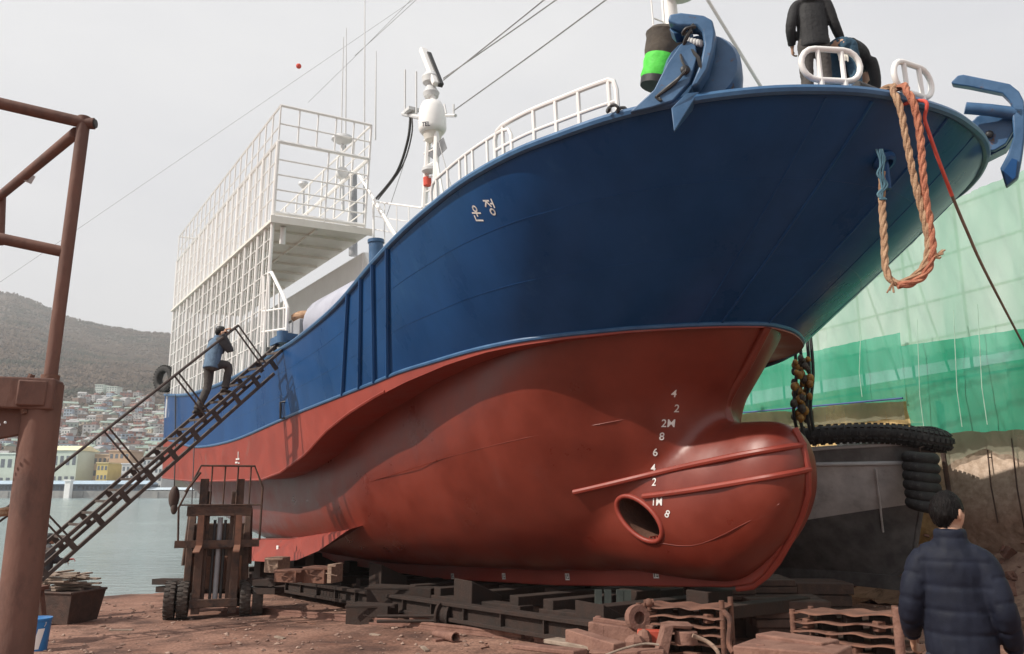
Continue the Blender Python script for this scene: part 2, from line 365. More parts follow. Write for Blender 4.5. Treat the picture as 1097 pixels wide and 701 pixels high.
tag(mb.build('harbour_beacon', m_white), 'short white beacon post standing at the edge of the far quay', 'beacon')
# hillside houses
HC = [('white', (.6, .6, .58)), ('pale grey', (.42, .42, .42)), ('pink', (.52, .33, .3)), ('brick red', (.3, .13, .1)), ('mint green', (.38, .47, .42)), ('pale blue', (.38, .46, .55)), ('beige', (.5, .43, .33)), ('brown', (.26, .17, .13))]
RC = [(.3, .3, .3), (.25, .13, .11), (.22, .29, .25), (.38, .38, .37)]
mroof = [M('house_roof', c, scale=.4, rough=.8) for c in RC]; mwin = M('house_window', (.05, .06, .07), rough=.3)
hmesh = []
for i, (cn, cc) in enumerate(HC):
    W, D, Hh = [(9, 8, 6.5), (11, 8, 9), (8, 8, 6), (10, 9, 8), (9, 8, 7), (8, 8, 9), (12, 9, 6), (9, 9, 7)][i]
    bm = MB(); bm.box((0, 0, Hh / 2 - 3), (W, D, Hh + 6)); n0 = len(bm.f)
    if i % 2: bm.box((0, 0, Hh + .2), (W + .6, D + .6, .4)); bm.box((W * .25, 0, Hh + 1.3), (W * .35, D * .5, 1.9))
    else: bm.prism([V((-W / 2 - .4, -D / 2 - .4, Hh)), V((-W / 2 - .4, D / 2 + .4, Hh)), V((-W / 2 - .4, 0, Hh + 2))], (W + .8, 0, 0))
    n1 = len(bm.f)
    for fl in range(2 + (Hh > 7.5)):
        for k in range(3):
            bm.box((-W / 3 + k * W / 3, -D / 2, 1.6 + fl * 2.9), (1.5, .14, 1.3)); bm.box((-W / 2, -D / 3 + k * D / 3, 1.6 + fl * 2.9), (.14, 1.4, 1.3))
    me = bm.mesh('house_' + cn); me.materials.append(M('house_wall_' + cn, cc, tuple(x * .85 for x in cc), scale=.3, rough=.85)); me.materials.append(mroof[i % 4]); me.materials.append(mwin)
    for j, p in enumerate(me.polygons): p.material_index = 0 if j < n0 else 1 if j < n1 else 2
    hmesh.append((cn, me))
random.seed(5); placed = []
tries = 0
while len(placed) < 230 and tries < 6000:
    tries += 1
    u = random.uniform(56, 196) if random.random() < .86 else random.uniform(-30, 60); vb = random.uniform(428, 500)
    if u < 60 and vb < 455: continue
    if 60 < u < 100 and 456 < vb < 478 and random.random() < .85: continue
    if vb < 440 and not 74 < u < 150: continue
    if any(abs(u - a) < 4.0 and abs(vb - b_) < 2.6 for a, b_ in placed): continue
    placed.append((u, vb)); p = unproj_hill(u, vb); i = random.choice((0, 0, 1, 1, 2, 2, 3, 3, 4, 5, 6, 6, 7))
    cn, me = hmesh[i]
    o = bpy.data.objects.new('hillside_house', me); COL.objects.link(o); o.location = p; o.rotation_euler = (0, 0, random.uniform(-.6, .6)); s_ = random.uniform(.55, .85); o.scale = (s_, s_, s_ * random.uniform(.85, 1.2))
    tag(o, 'small %s house among the crowded houses on the far hillside' % cn, 'house', '%s houses on the far hillside' % cn)

# ------------------------------------------------------------------ retaining wall, bank and nets on the right
WD = V((-.326, .946, 0)).normalized(); WN = V((-WD.y, WD.x, 0)); W0 = V((9.5, 15, 0))
def WP(k, z, out=0): return W0 + WD * k + WN * out + V((0, 0, z))
def wall_k(u):
    q = (u - CU) / 868; return (W0.x - q * W0.y) / (q * WD.y - WD.x)
def wall_z(u, v, out=0):
    r = ray(u, v); k = ((W0 + WN * out - CAM).dot(WN)) / r.dot(WN); p = CAM + r * k; return (p - W0).dot(WD), p.z
m_wall = bpy.data.materials.new('retaining_wall_plaster'); m_wall.use_nodes = True; nt = m_wall.node_tree; N = nt.nodes; Lk = nt.links; b = N['Principled BSDF']; b.inputs['Roughness'].default_value = .95
tc = N.new('ShaderNodeTexCoord'); sp = N.new('ShaderNodeSeparateXYZ'); Lk.new(tc.outputs['Object'], sp.inputs[0])
n1 = N.new('ShaderNodeTexNoise'); n1.inputs['Scale'].default_value = .9; n1.inputs['Detail'].default_value = 8; Lk.new(tc.outputs['Object'], n1.inputs['Vector'])
ma = N.new('ShaderNodeMath'); ma.operation = 'MULTIPLY_ADD'; ma.inputs[1].default_value = 1.1; Lk.new(n1.outputs['Fac'], ma.inputs[0]); Lk.new(sp.outputs['Z'], ma.inputs[2])
rp = N.new('ShaderNodeValToRGB'); rp.color_ramp.elements[0].position = .0; rp.color_ramp.elements[0].color = (.32, .20, .15, 1)
for ps, cc in ((.40, (.42, .29, .22)), (.47, (.46, .35, .28)), (.53, (.5, .4, .32)), (.56, (.62, .48, .38))):
    e = rp.color_ramp.elements.new(ps); e.color = (*cc, 1)
rp.color_ramp.elements[-1].position = 1; rp.color_ramp.elements[-1].color = (.62, .47, .35, 1)
mr = N.new('ShaderNodeMapRange'); mr.inputs['From Min'].default_value = -.6; mr.inputs['From Max'].default_value = 5; Lk.new(ma.outputs[0], mr.inputs['Value']); Lk.new(mr.outputs['Result'], rp.inputs['Fac'])
# yellower plaster towards the far end
mr2 = N.new('ShaderNodeMapRange'); mr2.inputs['From Min'].default_value = 16.5; mr2.inputs['From Max'].default_value = 17.4; Lk.new(sp.outputs['Y'], mr2.inputs['Value'])
mz = N.new('ShaderNodeMapRange'); mz.inputs['From Min'].default_value = .7; mz.inputs['From Max'].default_value = 1.1; Lk.new(ma.outputs[0], mz.inputs['Value'])
mu = N.new('ShaderNodeMath'); mu.operation = 'MULTIPLY'; Lk.new(mr2.outputs['Result'], mu.inputs[0]); Lk.new(mz.outputs['Result'], mu.inputs[1])
my = N.new('ShaderNodeMix'); my.data_type = 'RGBA'; Lk.new(mu.outputs[0], my.inputs['Factor']); Lk.new(rp.outputs['Color'], my.inputs[6]); my.inputs[7].default_value = (.62, .43, .20, 1)
n2 = N.new('ShaderNodeTexNoise'); n2.inputs['Scale'].default_value = 7; n2.inputs['Detail'].default_value = 9; Lk.new(tc.outputs['Object'], n2.inputs['Vector'])
r2 = N.new('ShaderNodeValToRGB'); r2.color_ramp.elements[0].position = .3; r2.color_ramp.elements[0].color = (.68, .64, .6, 1); r2.color_ramp.elements[1].position = .6; r2.color_ramp.elements[1].color = (1, 1, 1, 1); Lk.new(n2.outputs['Fac'], r2.inputs['Fac'])
mm = N.new('ShaderNodeMix'); mm.data_type = 'RGBA'; mm.blend_type = 'MULTIPLY'; mm.inputs['Factor'].default_value = 1; Lk.new(my.outputs[2], mm.inputs[6]); Lk.new(r2.outputs['Color'], mm.inputs[7]); Lk.new(mm.outputs[2], b.inputs['Base Color'])
bp = N.new('ShaderNodeBump'); bp.inputs['Strength'].default_value = .6; bp.inputs['Distance'].default_value = .05; Lk.new(n2.outputs['Fac'], bp.inputs['Height']); Lk.new(bp.outputs['Normal'], b.inputs['Normal'])
rows = []
for j in range(46):
    z = -1.5 + j * .125
    row = []
    for i in range(190):
        k = -12 + i * .2; e = 0
        ero = max(0, min(1, (1.35 + .5 * mnoise.noise(V((k * .5, 0, 1))) - z) / .7))
        e = -ero * (.10 + .14 * abs(mnoise.noise(V((k * 1.7, z * 2.2, 4)))) + .06 * mnoise.noise(V((k * 6, z * 7, 2)))) + .012 * mnoise.noise(V((k * 2, z * 2, 9)))
        row.append(WP(k, z, e))
    rows.append(row)
mb = MB(); mb.grid(rows); mb.box(WP(7, 1.4, -1.0), (38, 1.0, 5.2), Matrix.Rotation(math.atan2(WD.y, WD.x), 3, 'Z'))
mb.box(WP(7, 4.02, -.4), (38, .9, .08), Matrix.Rotation(math.atan2(WD.y, WD.x), 3, 'Z'))
tag(mb.build('retaining_wall', m_wall), 'tall plastered retaining wall, ochre above and crumbling brown earth below, behind the grey boat', 'wall')
# iron bars and drips on the wall
for u, va, vb_, lab in ((1062, 482, 560, 'thin dark iron rod hanging down the pale wall right of the tyre stack'), (1088, 470, 575, 'thick dark iron rod on the pale wall near the right edge'), (1009, 430, 545, 'tall rusty iron post against the wall just behind the hanging tyre stack'), (874, 440, 500, 'thin grey post against the ochre wall beside the ship bulb')):
    k, za = wall_z(u, va); _, zb = wall_z(u, vb_)
    mb = MB(); rr = .05 if u == 1009 else .014; mb.tube([WP(k, za, .1), WP(k, (za + zb) / 2, .12), WP(k - .03, zb, .09)], rr, 8); mb.tube([WP(k, za - .15, -.03), WP(k, za - .15, .12)], rr * .8, 6)
    tag(mb.build('iron_rod', m_rustd), lab, 'rod')
rows = []
for j in range(16):
    o = -.35 + j * .16
    rows.append([WP(-10 + i * .18, max(gz(*WP(-10 + i * .18, 0, o).xy) - .1, gz(*WP(-10 + i * .18, 0, o).xy) + (.8 if i < 72 else .4) * max(0, 1 - o / 1.7) ** 1.5 + .11 * mnoise.noise(V((i * .25, o * 2.5, 0))) + .05 * mnoise.noise(V((i * .9, o * 8, 3)))), o) for i in range(140)])
m_bank = M('earth_bank', (.27, .165, .125), (.42, .28, .21), scale=1.6, rough=1, bump=1, bscale=14, stain=(.12, .065, .05), sscale=2.2, slo=.5, shi=.66)
tag(MB().grid(rows).build('earth_bank', m_bank, smooth=180), kind='structure')
mb = MB(); random.seed(3)
for k in range(520):
    kk = random.uniform(-7, 12); o = abs(random.gauss(.1, .6)); c = WP(kk, 0, o); c.z = gz(c.x, c.y) + (.75 if kk < 3 else .4) * max(0, 1 - o / 1.7) ** 1.5 + random.uniform(-.02, .05); r = random.uniform(.03, .13)
    if random.random() < .2: c.z += random.uniform(.1, .5); 
    R = Matrix.Rotation(random.uniform(0, 6), 3, V((random.random() - .5, random.random() - .5, random.random() - .5)).normalized())
    bb = MB(); bb.box((0, 0, 0), (r * 2, r * random.uniform(1, 1.8), r * random.uniform(.7, 1.3)), R)
    mb.add([c + p * random.uniform(.8, 1.15) for p in bb.v], bb.f)
tag(mb.build('rubble', m_rustp, smooth=0), label='loose broken bricks and stones lying along the foot of the wall', cat='rubble', kind='stuff')

def netmat(name, c, c2, tr, transl=.45):
    m = bpy.data.materials.new(name); m.use_nodes = True; nt = m.node_tree; N = nt.nodes; Lk = nt.links; N.remove(N['Principled BSDF']); out = N['Material Output']
    tc = N.new('ShaderNodeTexCoord'); n = N.new('ShaderNodeTexNoise'); n.inputs['Scale'].default_value = .8; n.inputs['Detail'].default_value = 7
    mp = N.new('ShaderNodeMapping'); mp.inputs['Scale'].default_value = (1, 1, .25); Lk.new(tc.outputs['Object'], mp.inputs['Vector']); Lk.new(mp.outputs['Vector'], n.inputs['Vector'])
    rp = N.new('ShaderNodeValToRGB'); rp.color_ramp.elements[0].position = .35; rp.color_ramp.elements[0].color = (*c, 1); rp.color_ramp.elements[1].position = .65; rp.color_ramp.elements[1].color = (*c2, 1); Lk.new(n.outputs['Fac'], rp.inputs['Fac'])
    d = N.new('ShaderNodeBsdfDiffuse'); t = N.new('ShaderNodeBsdfTranslucent'); x = N.new('ShaderNodeBsdfTransparent')
    Lk.new(rp.outputs['Color'], d.inputs['Color']); Lk.new(rp.outputs['Color'], t.inputs['Color'])
    m1 = N.new('ShaderNodeMixShader'); m1.inputs[0].default_value = transl; Lk.new(d.outputs[0], m1.inputs[1]); Lk.new(t.outputs[0], m1.inputs[2])
    m2 = N.new('ShaderNodeMixShader')
    mr = N.new('ShaderNodeMapRange'); mr.inputs['From Min'].default_value = .3; mr.inputs['From Max'].default_value = .7; mr.inputs['To Min'].default_value = tr * .5; mr.inputs['To Max'].default_value = tr * 1.5; Lk.new(n.outputs['Fac'], mr.inputs['Value']); Lk.new(mr.outputs['Result'], m2.inputs[0])
    Lk.new(m1.outputs[0], m2.inputs[1]); Lk.new(x.outputs[0], m2.inputs[2]); Lk.new(m2.outputs[0], out.inputs['Surface']); return m
m_netp = netmat('pale_green_net', (.36, .62, .48), (.58, .78, .64), .16, .5)
m_netg = netmat('green_net', (.03, .34, .2), (.11, .50, .35), .2, .4)
m_netx = netmat('grey_gauze', (.3, .33, .25), (.42, .42, .33), .42, .4)
def net(name, label, k0, k1, zb0, zb1, zt0, zt1, out, mat, amp=.06, sag=0.0, rag=.0, phase=0, nk=None):
    nk = nk or int((k1 - k0) * 14); rows = []
    for j in range(41):
        f_ = j / 40; row = []
        for i in range(nk + 1):
            q = i / nk; k = k0 + (k1 - k0) * q; zb = zb0 + (zb1 - zb0) * q + rag * mnoise.noise(V((k * .8, phase, 5))) + .25 * rag * mnoise.noise(V((k * 4, phase, 5))); zt = zt0 + (zt1 - zt0) * q
            cell = (k + phase) / 1.9; sg = sag * (math.sin(PI * (cell % 1)))
            z = zb + (zt - zb) * f_ - sg * (1 - f_) * .5
            o = out + amp * (mnoise.noise(V((k * 1.3 + .5 * z, z * .25, phase))) + .5 * mnoise.noise(V((k * 4 + z * .9, z * .5, phase + 3))) + .45 * mnoise.noise(V((k * 7 - z * 2.2, z * 1.1, phase))) + .25 * mnoise.noise(V((k * 14 + z, z * 1.5, phase)))) - .5 * amp * abs(math.sin(PI * cell))
            row.append(WP(k, z, o))
        rows.append(row)
    return tag(MB().grid(rows).build(name, mat, smooth=180), label, 'netting')
kL0 = wall_k(1001); kE = wall_k(840) + 4
net('debris_net', 'large pale green debris net sheeting the upper scaffold on the right', -9, kE, 4.1, 4.5, 7.5, 7.7, .27, m_netp, .11, phase=1)
NETL = net('debris_net', 'vivid green net band on the left, its bottom edge above the ochre wall', kL0 + .02, kE, 3.62, 3.95, 5.05, 5.25, .48, m_netg, .09, .08, .1, 4)
NETR = net('debris_net', 'vivid green net on the right with a ragged lower hem over the pale wall', -9, kL0 + .05, 2.85, 2.82, 4.1, 4.75, .5, m_netg, .11, .12, .14, 8)
net('gauze_curtain', 'thin grey green gauze hanging below the right green net', -9, kL0 + .3, 2.2, 2.35, 2.95, 2.95, .12, m_netx, .04, .06, .25, 3)
net('gauze_curtain', 'thin grey green gauze hanging over the ochre wall beside the bulb', kL0 + .5, kE, 3.2, 3.5, 3.75, 4.0, .1, m_netx, .03, .05, .2, 6)
sc = thing('scaffold', 'tall pole scaffold carrying the green nets above the wall', 'scaffolding', WP(5, 4.06, -.1))
m_pole = M('scaffold_pole', (.12, .2, .15), (.2, .27, .21), scale=4, rough=.6, metal=.3)
k = -8.0
while k < kE:
    MB().tube([WP(k, 4.06, .12), WP(k, 7.75, .12)], .03).build('standard', m_pole, sc)
    if int(k * 10) % 3 == 0: MB().tube([WP(k, 7.5, .12), WP(k + .2, 4.06, -1.2)], .025).build('brace', m_pole, sc)
    k += 1.45
for z in (4.75, 5.55, 6.45, 7.4): MB().tube([WP(-9, z - .03, .10), WP(kE, z + .2, .10)], .026).build('ledger', m_pole, sc)
mb = MB(); mb.tube(catmull([WP(kL0 + (kE - kL0) * q_, 3.62 + .33 * q_, .6) for q_ in (0, .2, .4, .6, .8, 1)], 4), .022, 6)
mb.build('edge_rope', M('blue_rope', (.06, .09, .22), rough=.8), NETL)
m_cord = M('net_cord', (.3, .45, .36), rough=.8)
for u in (955, 1020, 1062, 1090):
    k, z = wall_z(u, 460); mb = MB(); mb.tube([WP(k, 2.9 if u > 1001 else 3.75, .74), WP(k + .02, 3.6 if u > 1001 else 4.3, .74), WP(k, 5.2, .62)], .008, 5)
    mb.build('cord', m_cord, NETR if u > 1001 else NETL)
# ------------------------------------------------------------------ the fishing vessel
ship = thing('fishing_vessel', 'big blue and red fishing vessel hauled out on the slipway, bulbous bow nearest', 'ship', KEEL)
RAIL = [(-22.9, 3.0, 4.75), (-20, 3.12, 4.45), (-17.3, 3.16, 4.26), (-13.1, 3.18, 4.21), (-9.3, 3.2, 4.37), (-7.9, 3.25, 4.42), (-5.66, 3.35, 4.62), (-3.82, 3.45, 4.96), (-2.66, 3.52, 5.12), (-1.67, 3.56, 5.21), (-.63, 3.6, 5.25), (.37, 3.56, 5.24), (1.05, 3.41, 5.23), (1.62, 3.22, 5.23), (2.07, 2.98, 5.23), (2.52, 2.64, 5.23), (2.94, 2.17, 5.23), (3.26, 1.6, 5.23), (3.43, 1.1, 5.23), (3.51, .5, 5.23), (3.53, 0, 5.23)]
CHIN = [(-22.9, 3.0, 3.2), (-20, 3.12, 2.93), (-17, 3.14, 2.65), (-13.3, 3.12, 2.64), (-9.8, 3.1, 2.86), (-8.6, 3.08, 2.95), (-6.9, 3.03, 3.06), (-5, 2.92, 3.2), (-4.2, 2.84, 3.28), (-3.3, 2.72, 3.33), (-2.3, 2.6, 3.37), (-1.4, 2.42, 3.38), (-.77, 2.14, 3.38), (-.4, 1.88, 3.38), (-.05, 1.62, 3.38), (.15, 1.4, 3.38), (.35, 1.15, 3.38), (.55, .87, 3.38), (.7, .6, 3.38), (.82, .3, 3.38), (.89, 0, 3.38)]
RAILP = [(3.48, -.45, 5.23), (3.38, -.95, 5.23), (3.22, -1.4, 5.23), (2.99, -1.85, 5.23), (2.6, -2.4, 5.23), (2.1, -2.9, 5.23), (1.4, -3.3, 5.23), (.4, -3.55, 5.24), (-1.2, -3.62, 5.23), (-3.82, -3.6, 4.96), (-5.66, -3.45, 4.62), (-9.3, -3.2, 4.37), (-13.1, -3.18, 4.21), (-17.3, -3.16, 4.26), (-20, -3.12, 4.45), (-22.9, -3.0, 4.75)]
CHINP = [(.83, -.35, 3.38), (.71, -.72, 3.38), (.54, -1.08, 3.38), (.3, -1.5, 3.38), (0, -1.95, 3.38), (-.4, -2.42, 3.37), (-.9, -2.85, 3.35), (-1.6, -3.2, 3.3), (-3, -3.45, 3.2), (-5, -3.45, 3.02), (-6.9, -3.35, 2.93), (-9.8, -3.2, 2.83), (-13.3, -3.14, 2.64), (-17, -3.14, 2.65), (-20, -3.12, 2.93), (-22.9, -3.0, 3.2)]
rail = catmull(RAIL + RAILP, 6); chin = catmull(CHIN + CHINP, 6)
NT = len(rail); ISTEM = 20 * 6
def bowf(i):
    s = rail[i].x; return max(0.0, min(1.0, (s + 2.5) / 3.2)) if s < .7 else 1.0
def topside(i, w):
    r, c = rail[i], chin[i]; e = 1 + .08 * bowf(i); q = 1 - (1 - w) ** e
    t = c.y + (r.y - c.y) * (w + (q - w) * .75); s = c.x + (r.x - c.x) * q; z = c.z + (r.z - c.z) * w
    return V((s, t, z))
NW = 14
top = MB(); top.grid([[L(*topside(i, j / NW)) for j in range(NW + 1)] for i in range(ISTEM + 1)])
top.grid([[L(*topside(i, j / NW)) for j in range(NW + 1)] for i in range(ISTEM, NT)])
# transom
top.grid([[L(-22.9 - .12 * math.sin(PI * k / 8), 3.0 - 6.0 * k / 8, (3.2 + 1.55 * j / 6)) for j in range(7)] for k in range(9)])
def inset(i, d, z):
    r = rail[i]; a = rail[max(i - 1, 0)]; b = rail[min(i + 1, NT - 1)]; tn = V((b.x - a.x, b.y - a.y, 0)).normalized(); n = V((tn.y, -tn.x, 0))
    return V((r.x, r.y, 0)) + n * d + V((0, 0, z))
if (inset(ISTEM, .1, 0)).x > rail[ISTEM].x: DI = -1
else: DI = 1
# inner bulwark skin: rail cap folds inward and down to the deck
def edge_at(i, z, d):
    c = chin[i]; r = rail[i]; w = max(0, min(1, (z - c.z) / (r.z - c.z))); q = topside(i, w); a = inset(i, d, 0) - V((rail[i].x, rail[i].y, 0)); return V((q.x + a.x, q.y + a.y, z))
def deckz(i): return rail[i].z - interp([(-4, 1.0), (-1, .5), (1, .2), (2, .12)], rail[i].x)
top.grid([[L(*rail[i]), L(*inset(i, .13 * DI, rail[i].z)), L(*inset(i, .15 * DI, rail[i].z - .05)), L(*edge_at(i, rail[i].z * .5 + deckz(i) * .5, .16 * DI)), L(*edge_at(i, deckz(i), .16 * DI))] for i in range(NT)])
topo = top.build('hull_topside', m_blue, ship, smooth=50)
# rails, rubbing strakes, fenders bars
MB().tube([L(*(rail[i] + V((0, 0, .0)))) for i in range(NT)], .05, 8).build('rail_cap', m_cap, ship)
MB().tube([L(*(chin[i] + V((0, 0, .0)))) for i in range(NT)], .035, 8).build('rubbing_strake', m_cap, ship)
dk = MB(); n2_ = NT
half = [i for i in range(0, ISTEM + 1)]
port_idx = []
for i in half:
    s = rail[i].x; best = min(range(ISTEM, NT), key=lambda j: abs(rail[j].x - s)); port_idx.append(best)
dk.grid([[L(*edge_at(i, deckz(i) + .02, .14 * DI)).lerp(L(*edge_at(p, deckz(i) + .02, .14 * DI)), q / 6) for q in range(7)] for i, p in zip(half, port_idx)])
dk.build('deck', M('deck_paint', (.09, .16, .13), (.13, .2, .17), rough=.7), ship)

# red sponson plate between the strake and its lower edge
SPZ = [(-23.1, 1.85), (-16.8, 1.66), (-10.8, 1.64), (-9.44, 1.78), (-8, 2.1), (-7, 2.48), (-6, 2.75), (-5.1, 2.93), (-4, 3.12), (-3, 3.25), (-2, 3.32), (0, 3.34), (3, 3.36)]
def spz(s): return interp(SPZ, s)
sp = MB(); sp.grid([[L(c.x, c.y, c.z - .02 + (spz(c.x) - c.z) * j / 4) for j in range(5)] for c in chin])
def ledge(s): return interp([(-23, .5), (-10, .72), (-5, .72), (-3, .5), (-1, .32), (.5, .1), (.9, .02)], s)
STB = sorted([(c.x, c.y) for c in chin[:ISTEM + 1]])
def inner(c):
    if c.y > 0: return max(c.y - ledge(c.x) - .12, 0)
    return -max(0, interp(STB, c.x) - ledge(c.x) - .12) if c.x < .89 else 0
sp.grid([[L(c.x, c.y, spz(c.x)), L(c.x * .5 + .5 * min(c.x, .86), (c.y + inner(c)) / 2, spz(c.x)), L(min(c.x, .82), inner(c), spz(c.x))] for c in chin])
sp.grid([[L(-22.9 - .1 * math.sin(PI * k / 8), 3.0 - 6.0 * k / 8, (1.85 + 1.35 * j / 6)) for j in range(7)] for k in range(9)])
sp.build('sponson', m_red2, ship, smooth=40)
MB().tube([L(c.x, c.y, spz(c.x)) for c in chin if c.x < -4.6 and c.y > 0], .03, 6).build('sponson_edge', m_red2, ship)

# underbody: one continuous remeshed surface with the bulb
STEM = [(0, 0.0), (1.9, .1), (2.13, .12), (2.42, .09), (2.91, .5), (3.38, .89)]
KZ = [(-23, 1.15), (-21, .75), (-18.5, .1), (-15, -.25), (-9, -.3), (-4, -.1), (-1, .1), (0, .15)]
NEX = [(-23, 1.7), (-18, 2.4), (-12, 3.0), (-7, 2.9), (-4, 2.2), (-2, 1.55), (-.5, 1.15), (.9, 1.0)]
ub = MB(); rings = []
for i in range(0, ISTEM + 1, 3):
    c = chin[i]; ld = ledge(c.x); tb = max(c.y - ld, .04); zb = spz(c.x) + .06; zk = interp(KZ, c.x); n = interp(NEX, c.x)
    wst = max(0, min(1, (c.x + 2.6) / 3.49)) ** 1.3
    ring = []; Q = 18; m_ = []
    for k in range(Q + 1):
        a = PI / 2 * k / Q; t = .05 + (tb - .05) * math.cos(a) ** (2 / n); z = zb - (zb - zk) * math.sin(a) ** (2 / n)
        ds = (interp(STEM, z) - .89) * wst
        m_.append((c.x + ds, t, z))
    m_ = [(m_[0][0], m_[0][1], zb + .12)] + m_
    ring = [L(*p) for p in m_] + [L(p[0], -p[1], p[2]) for p in reversed(m_)]
    rings.append(ring)
ub.loft(rings)
BULB = [(-6.5, 1.1, .7, .7), (-5, 1.1, .85, .95), (-3, 1.08, .98, 1.02), (-1.5, 1.08, 1.03, .93), (-.6, 1.08, 1.05, .84), (0, 1.1, 1.04, .74), (.4, 1.19, .96, .63), (.8, 1.33, .8, .56), (1.02, 1.43, .64, .46), (1.17, 1.5, .46, .34), (1.25, 1.52, .25, .19), (1.28, 1.52, .06, .04)]
rings = []
bs = catmull([V((s, zc, rz)) for s, zc, rz, rt in BULB], 4); bt = catmull([V((rt, 0, 0)) for *_, rt in BULB], 4)
for q, r in zip(bs, bt):
    ring = []
    for k in range(28):
        a = 2 * PI * k / 28; ca, sa = math.cos(a), math.sin(a)
        ring.append(L(q.x, max(r.x, .02) * math.copysign(abs(ca) ** .92, ca), q.y + max(q.z, .03) * math.copysign(abs(sa) ** .9, sa)))
    rings.append(ring)
ub.loft(rings)
under = ub.build('underbody', m_red, ship, smooth=180, remesh=.06, relax=9)
# keel bar and stem plate on the centre line
prof = [(1.02, .86), (.76, .47), (.5, .2), (.3, .06), (-.11, -.02), (-4, -.36), (-8.3, -.62), (-15, -.72), (-18, -.4), (-18, .3), (-15, .1), (-8, -.05), (-4, .1), (-1, .35), (.1, .45), (.6, .85)]
pp = [V(p) for p in [(1.02, .86, 0)]]
kb = MB(); kb.prism([L(s, -.075, z) for s, z in prof], SBD * .15); kb.build('keel_bar', m_red2, ship, smooth=30, bevel=.02)
kb = MB(); kb.tube([L(s, 0, z) for s, z in [(1.15, 2.0), (1.24, 1.8), (1.275, 1.52), (1.24, 1.2), (1.12, .95), (.9, .62), (.7, .37), (.5, .18), (.25, .02), (0, -.03)]], .045, 8).build('stem_bar', m_red2, ship)
stem_c = catmull([V((.12, 0, 2.1)), V((.06, 0, 2.3)), V((.09, 0, 2.45)), V((.28, 0, 2.68)), V((.5, 0, 2.91)), V((.86, 0, 3.34))], 5)
MB().tube([L(p.x + .03, 0, p.z) for p in stem_c], .06, 8).build('stem_post', m_red, ship)
MB().prism([L(s, -.09, z) for s, z in [(-17.6, -.5), (-17.6, 1.0), (-19.6, 1.3), (-19.8, -.5)]], SBD * .18).build('rudder', m_red2, ship, bevel=.03)
# bilge keel
bk = MB(); up_ = [(-17.5, -.05), (-15.4, .03), (-12, .2), (-9.5, .42), (-7.5, .68)]; lo_ = [(-17.5, -.62), (-15.3, -.5), (-12.2, -.33), (-10.6, -.17), (-9.2, .12), (-7.55, .62)]
poly = [L(s, 2.02, z) for s, z in up_] + [L(s, 2.32, z) for s, z in reversed(lo_)]
bk.prism(poly, SBD * .03 + ZB * .0); bk.build('bilge_keel', m_red2, ship, smooth=30)
bkt = MB(); bkt.tube([p + SBD * .02 for p in poly[:5]], .022, 6); bkt.build('bilge_keel_weld', m_red, ship)
bk2 = MB(); bk2.prism([L(s, -2.05, z) for s, z in up_] + [L(s, -2.35, z) for s, z in reversed(lo_)], SBD * -.03); bk2.build('bilge_keel', m_red2, ship, smooth=30)

# ---- marks found on the hull skin by casting from the plan pixels
def bvh_of(ob):
    me = ob.data; o = WL[ob]; return BVHTree.FromPolygons([v.co + o for v in me.vertices], [tuple(p.vertices) for p in me.polygons])
B_under = bvh_of(under); B_top = bvh_of(topo)
spo = [o for o in ship.children if o.name.startswith('sponson')]; B_sp = bvh_of(spo[0])
kbo = [o for o in ship.children if o.name.startswith('keel_bar')][0]; B_kb = bvh_of(kbo)
def hit(b, u, v):
    d = ray(u, v).normalized(); h = b.ray_cast(CAM, d)
    if h[0] is None:
        h = b.find_nearest(CAM + d * 12); n = h[1]; p = h[0]
    else: p, n = h[0], h[1]
    if n.dot(d) > 0: n = -n
    return p, n
def text_mesh(txt, size, bold=.0):
    cu = bpy.data.curves.new('t', 'FONT'); cu.body = txt; cu.size = size; cu.align_x = 'CENTER'; cu.align_y = 'CENTER'; cu.offset = bold; cu.extrude = .002; cu.resolution_u = 3
    ob = bpy.data.objects.new('t', cu); COL.objects.link(ob); dg = bpy.context.evaluated_depsgraph_get(); dg.update()
    me = bpy.data.meshes.new_from_object(ob.evaluated_get(dg)); vs_ = [v.co.copy() for v in me.vertices]; fs = [tuple(p.vertices) for p in me.polygons]
    COL.objects.unlink(ob); bpy.data.objects.remove(ob); return vs_, fs
m_mark = M('mark_white', (.62, .6, .58), (.78, .77, .75), scale=9, rough=.6, stain=(.5, .3, .26), sscale=20, slo=.62, shi=.7)
def put_text(b, txt, u, v, size, name, ang=0.0, shear=0.0, mat=None, bold=.002, du=10, dv=0, vs_fs=None):
    p, n = hit(b, u, v); p2, _ = hit(b, u + du, v + dv); x = p2 - p; x = (x - n * x.dot(n)).normalized(); y = n.cross(x).normalized()
    vs_, fs = vs_fs or text_mesh(txt, size, bold); ca, sa = math.cos(ang), math.sin(ang); out = []
    for q in vs_:
        qx = q.x + shear * q.y; X = qx * ca - q.y * sa; Y = qx * sa + q.y * ca
        w_ = p + x * X + y * Y; h = b.find_nearest(w_ + n * .02); nn = h[1] if h[1].dot(n) > 0 else -h[1]; out.append(h[0] + nn * (.006 + q.z))
    MB().add(out, fs).build(name, mat or m_mark, ship, smooth=0)
for txt, u, v in (('4', 722, 422), ('2', 725, 438), ('2M', 716, 454), ('8', 709, 468), ('6', 702, 485), ('4', 700, 502), ('2', 701, 517), ('1M', 704, 538), ('8', 715, 551)):
    put_text(B_under, txt, u, v, .15, 'draft_mark', bold=.0012, shear=.12, ang=-.45 if v > 540 else 0)
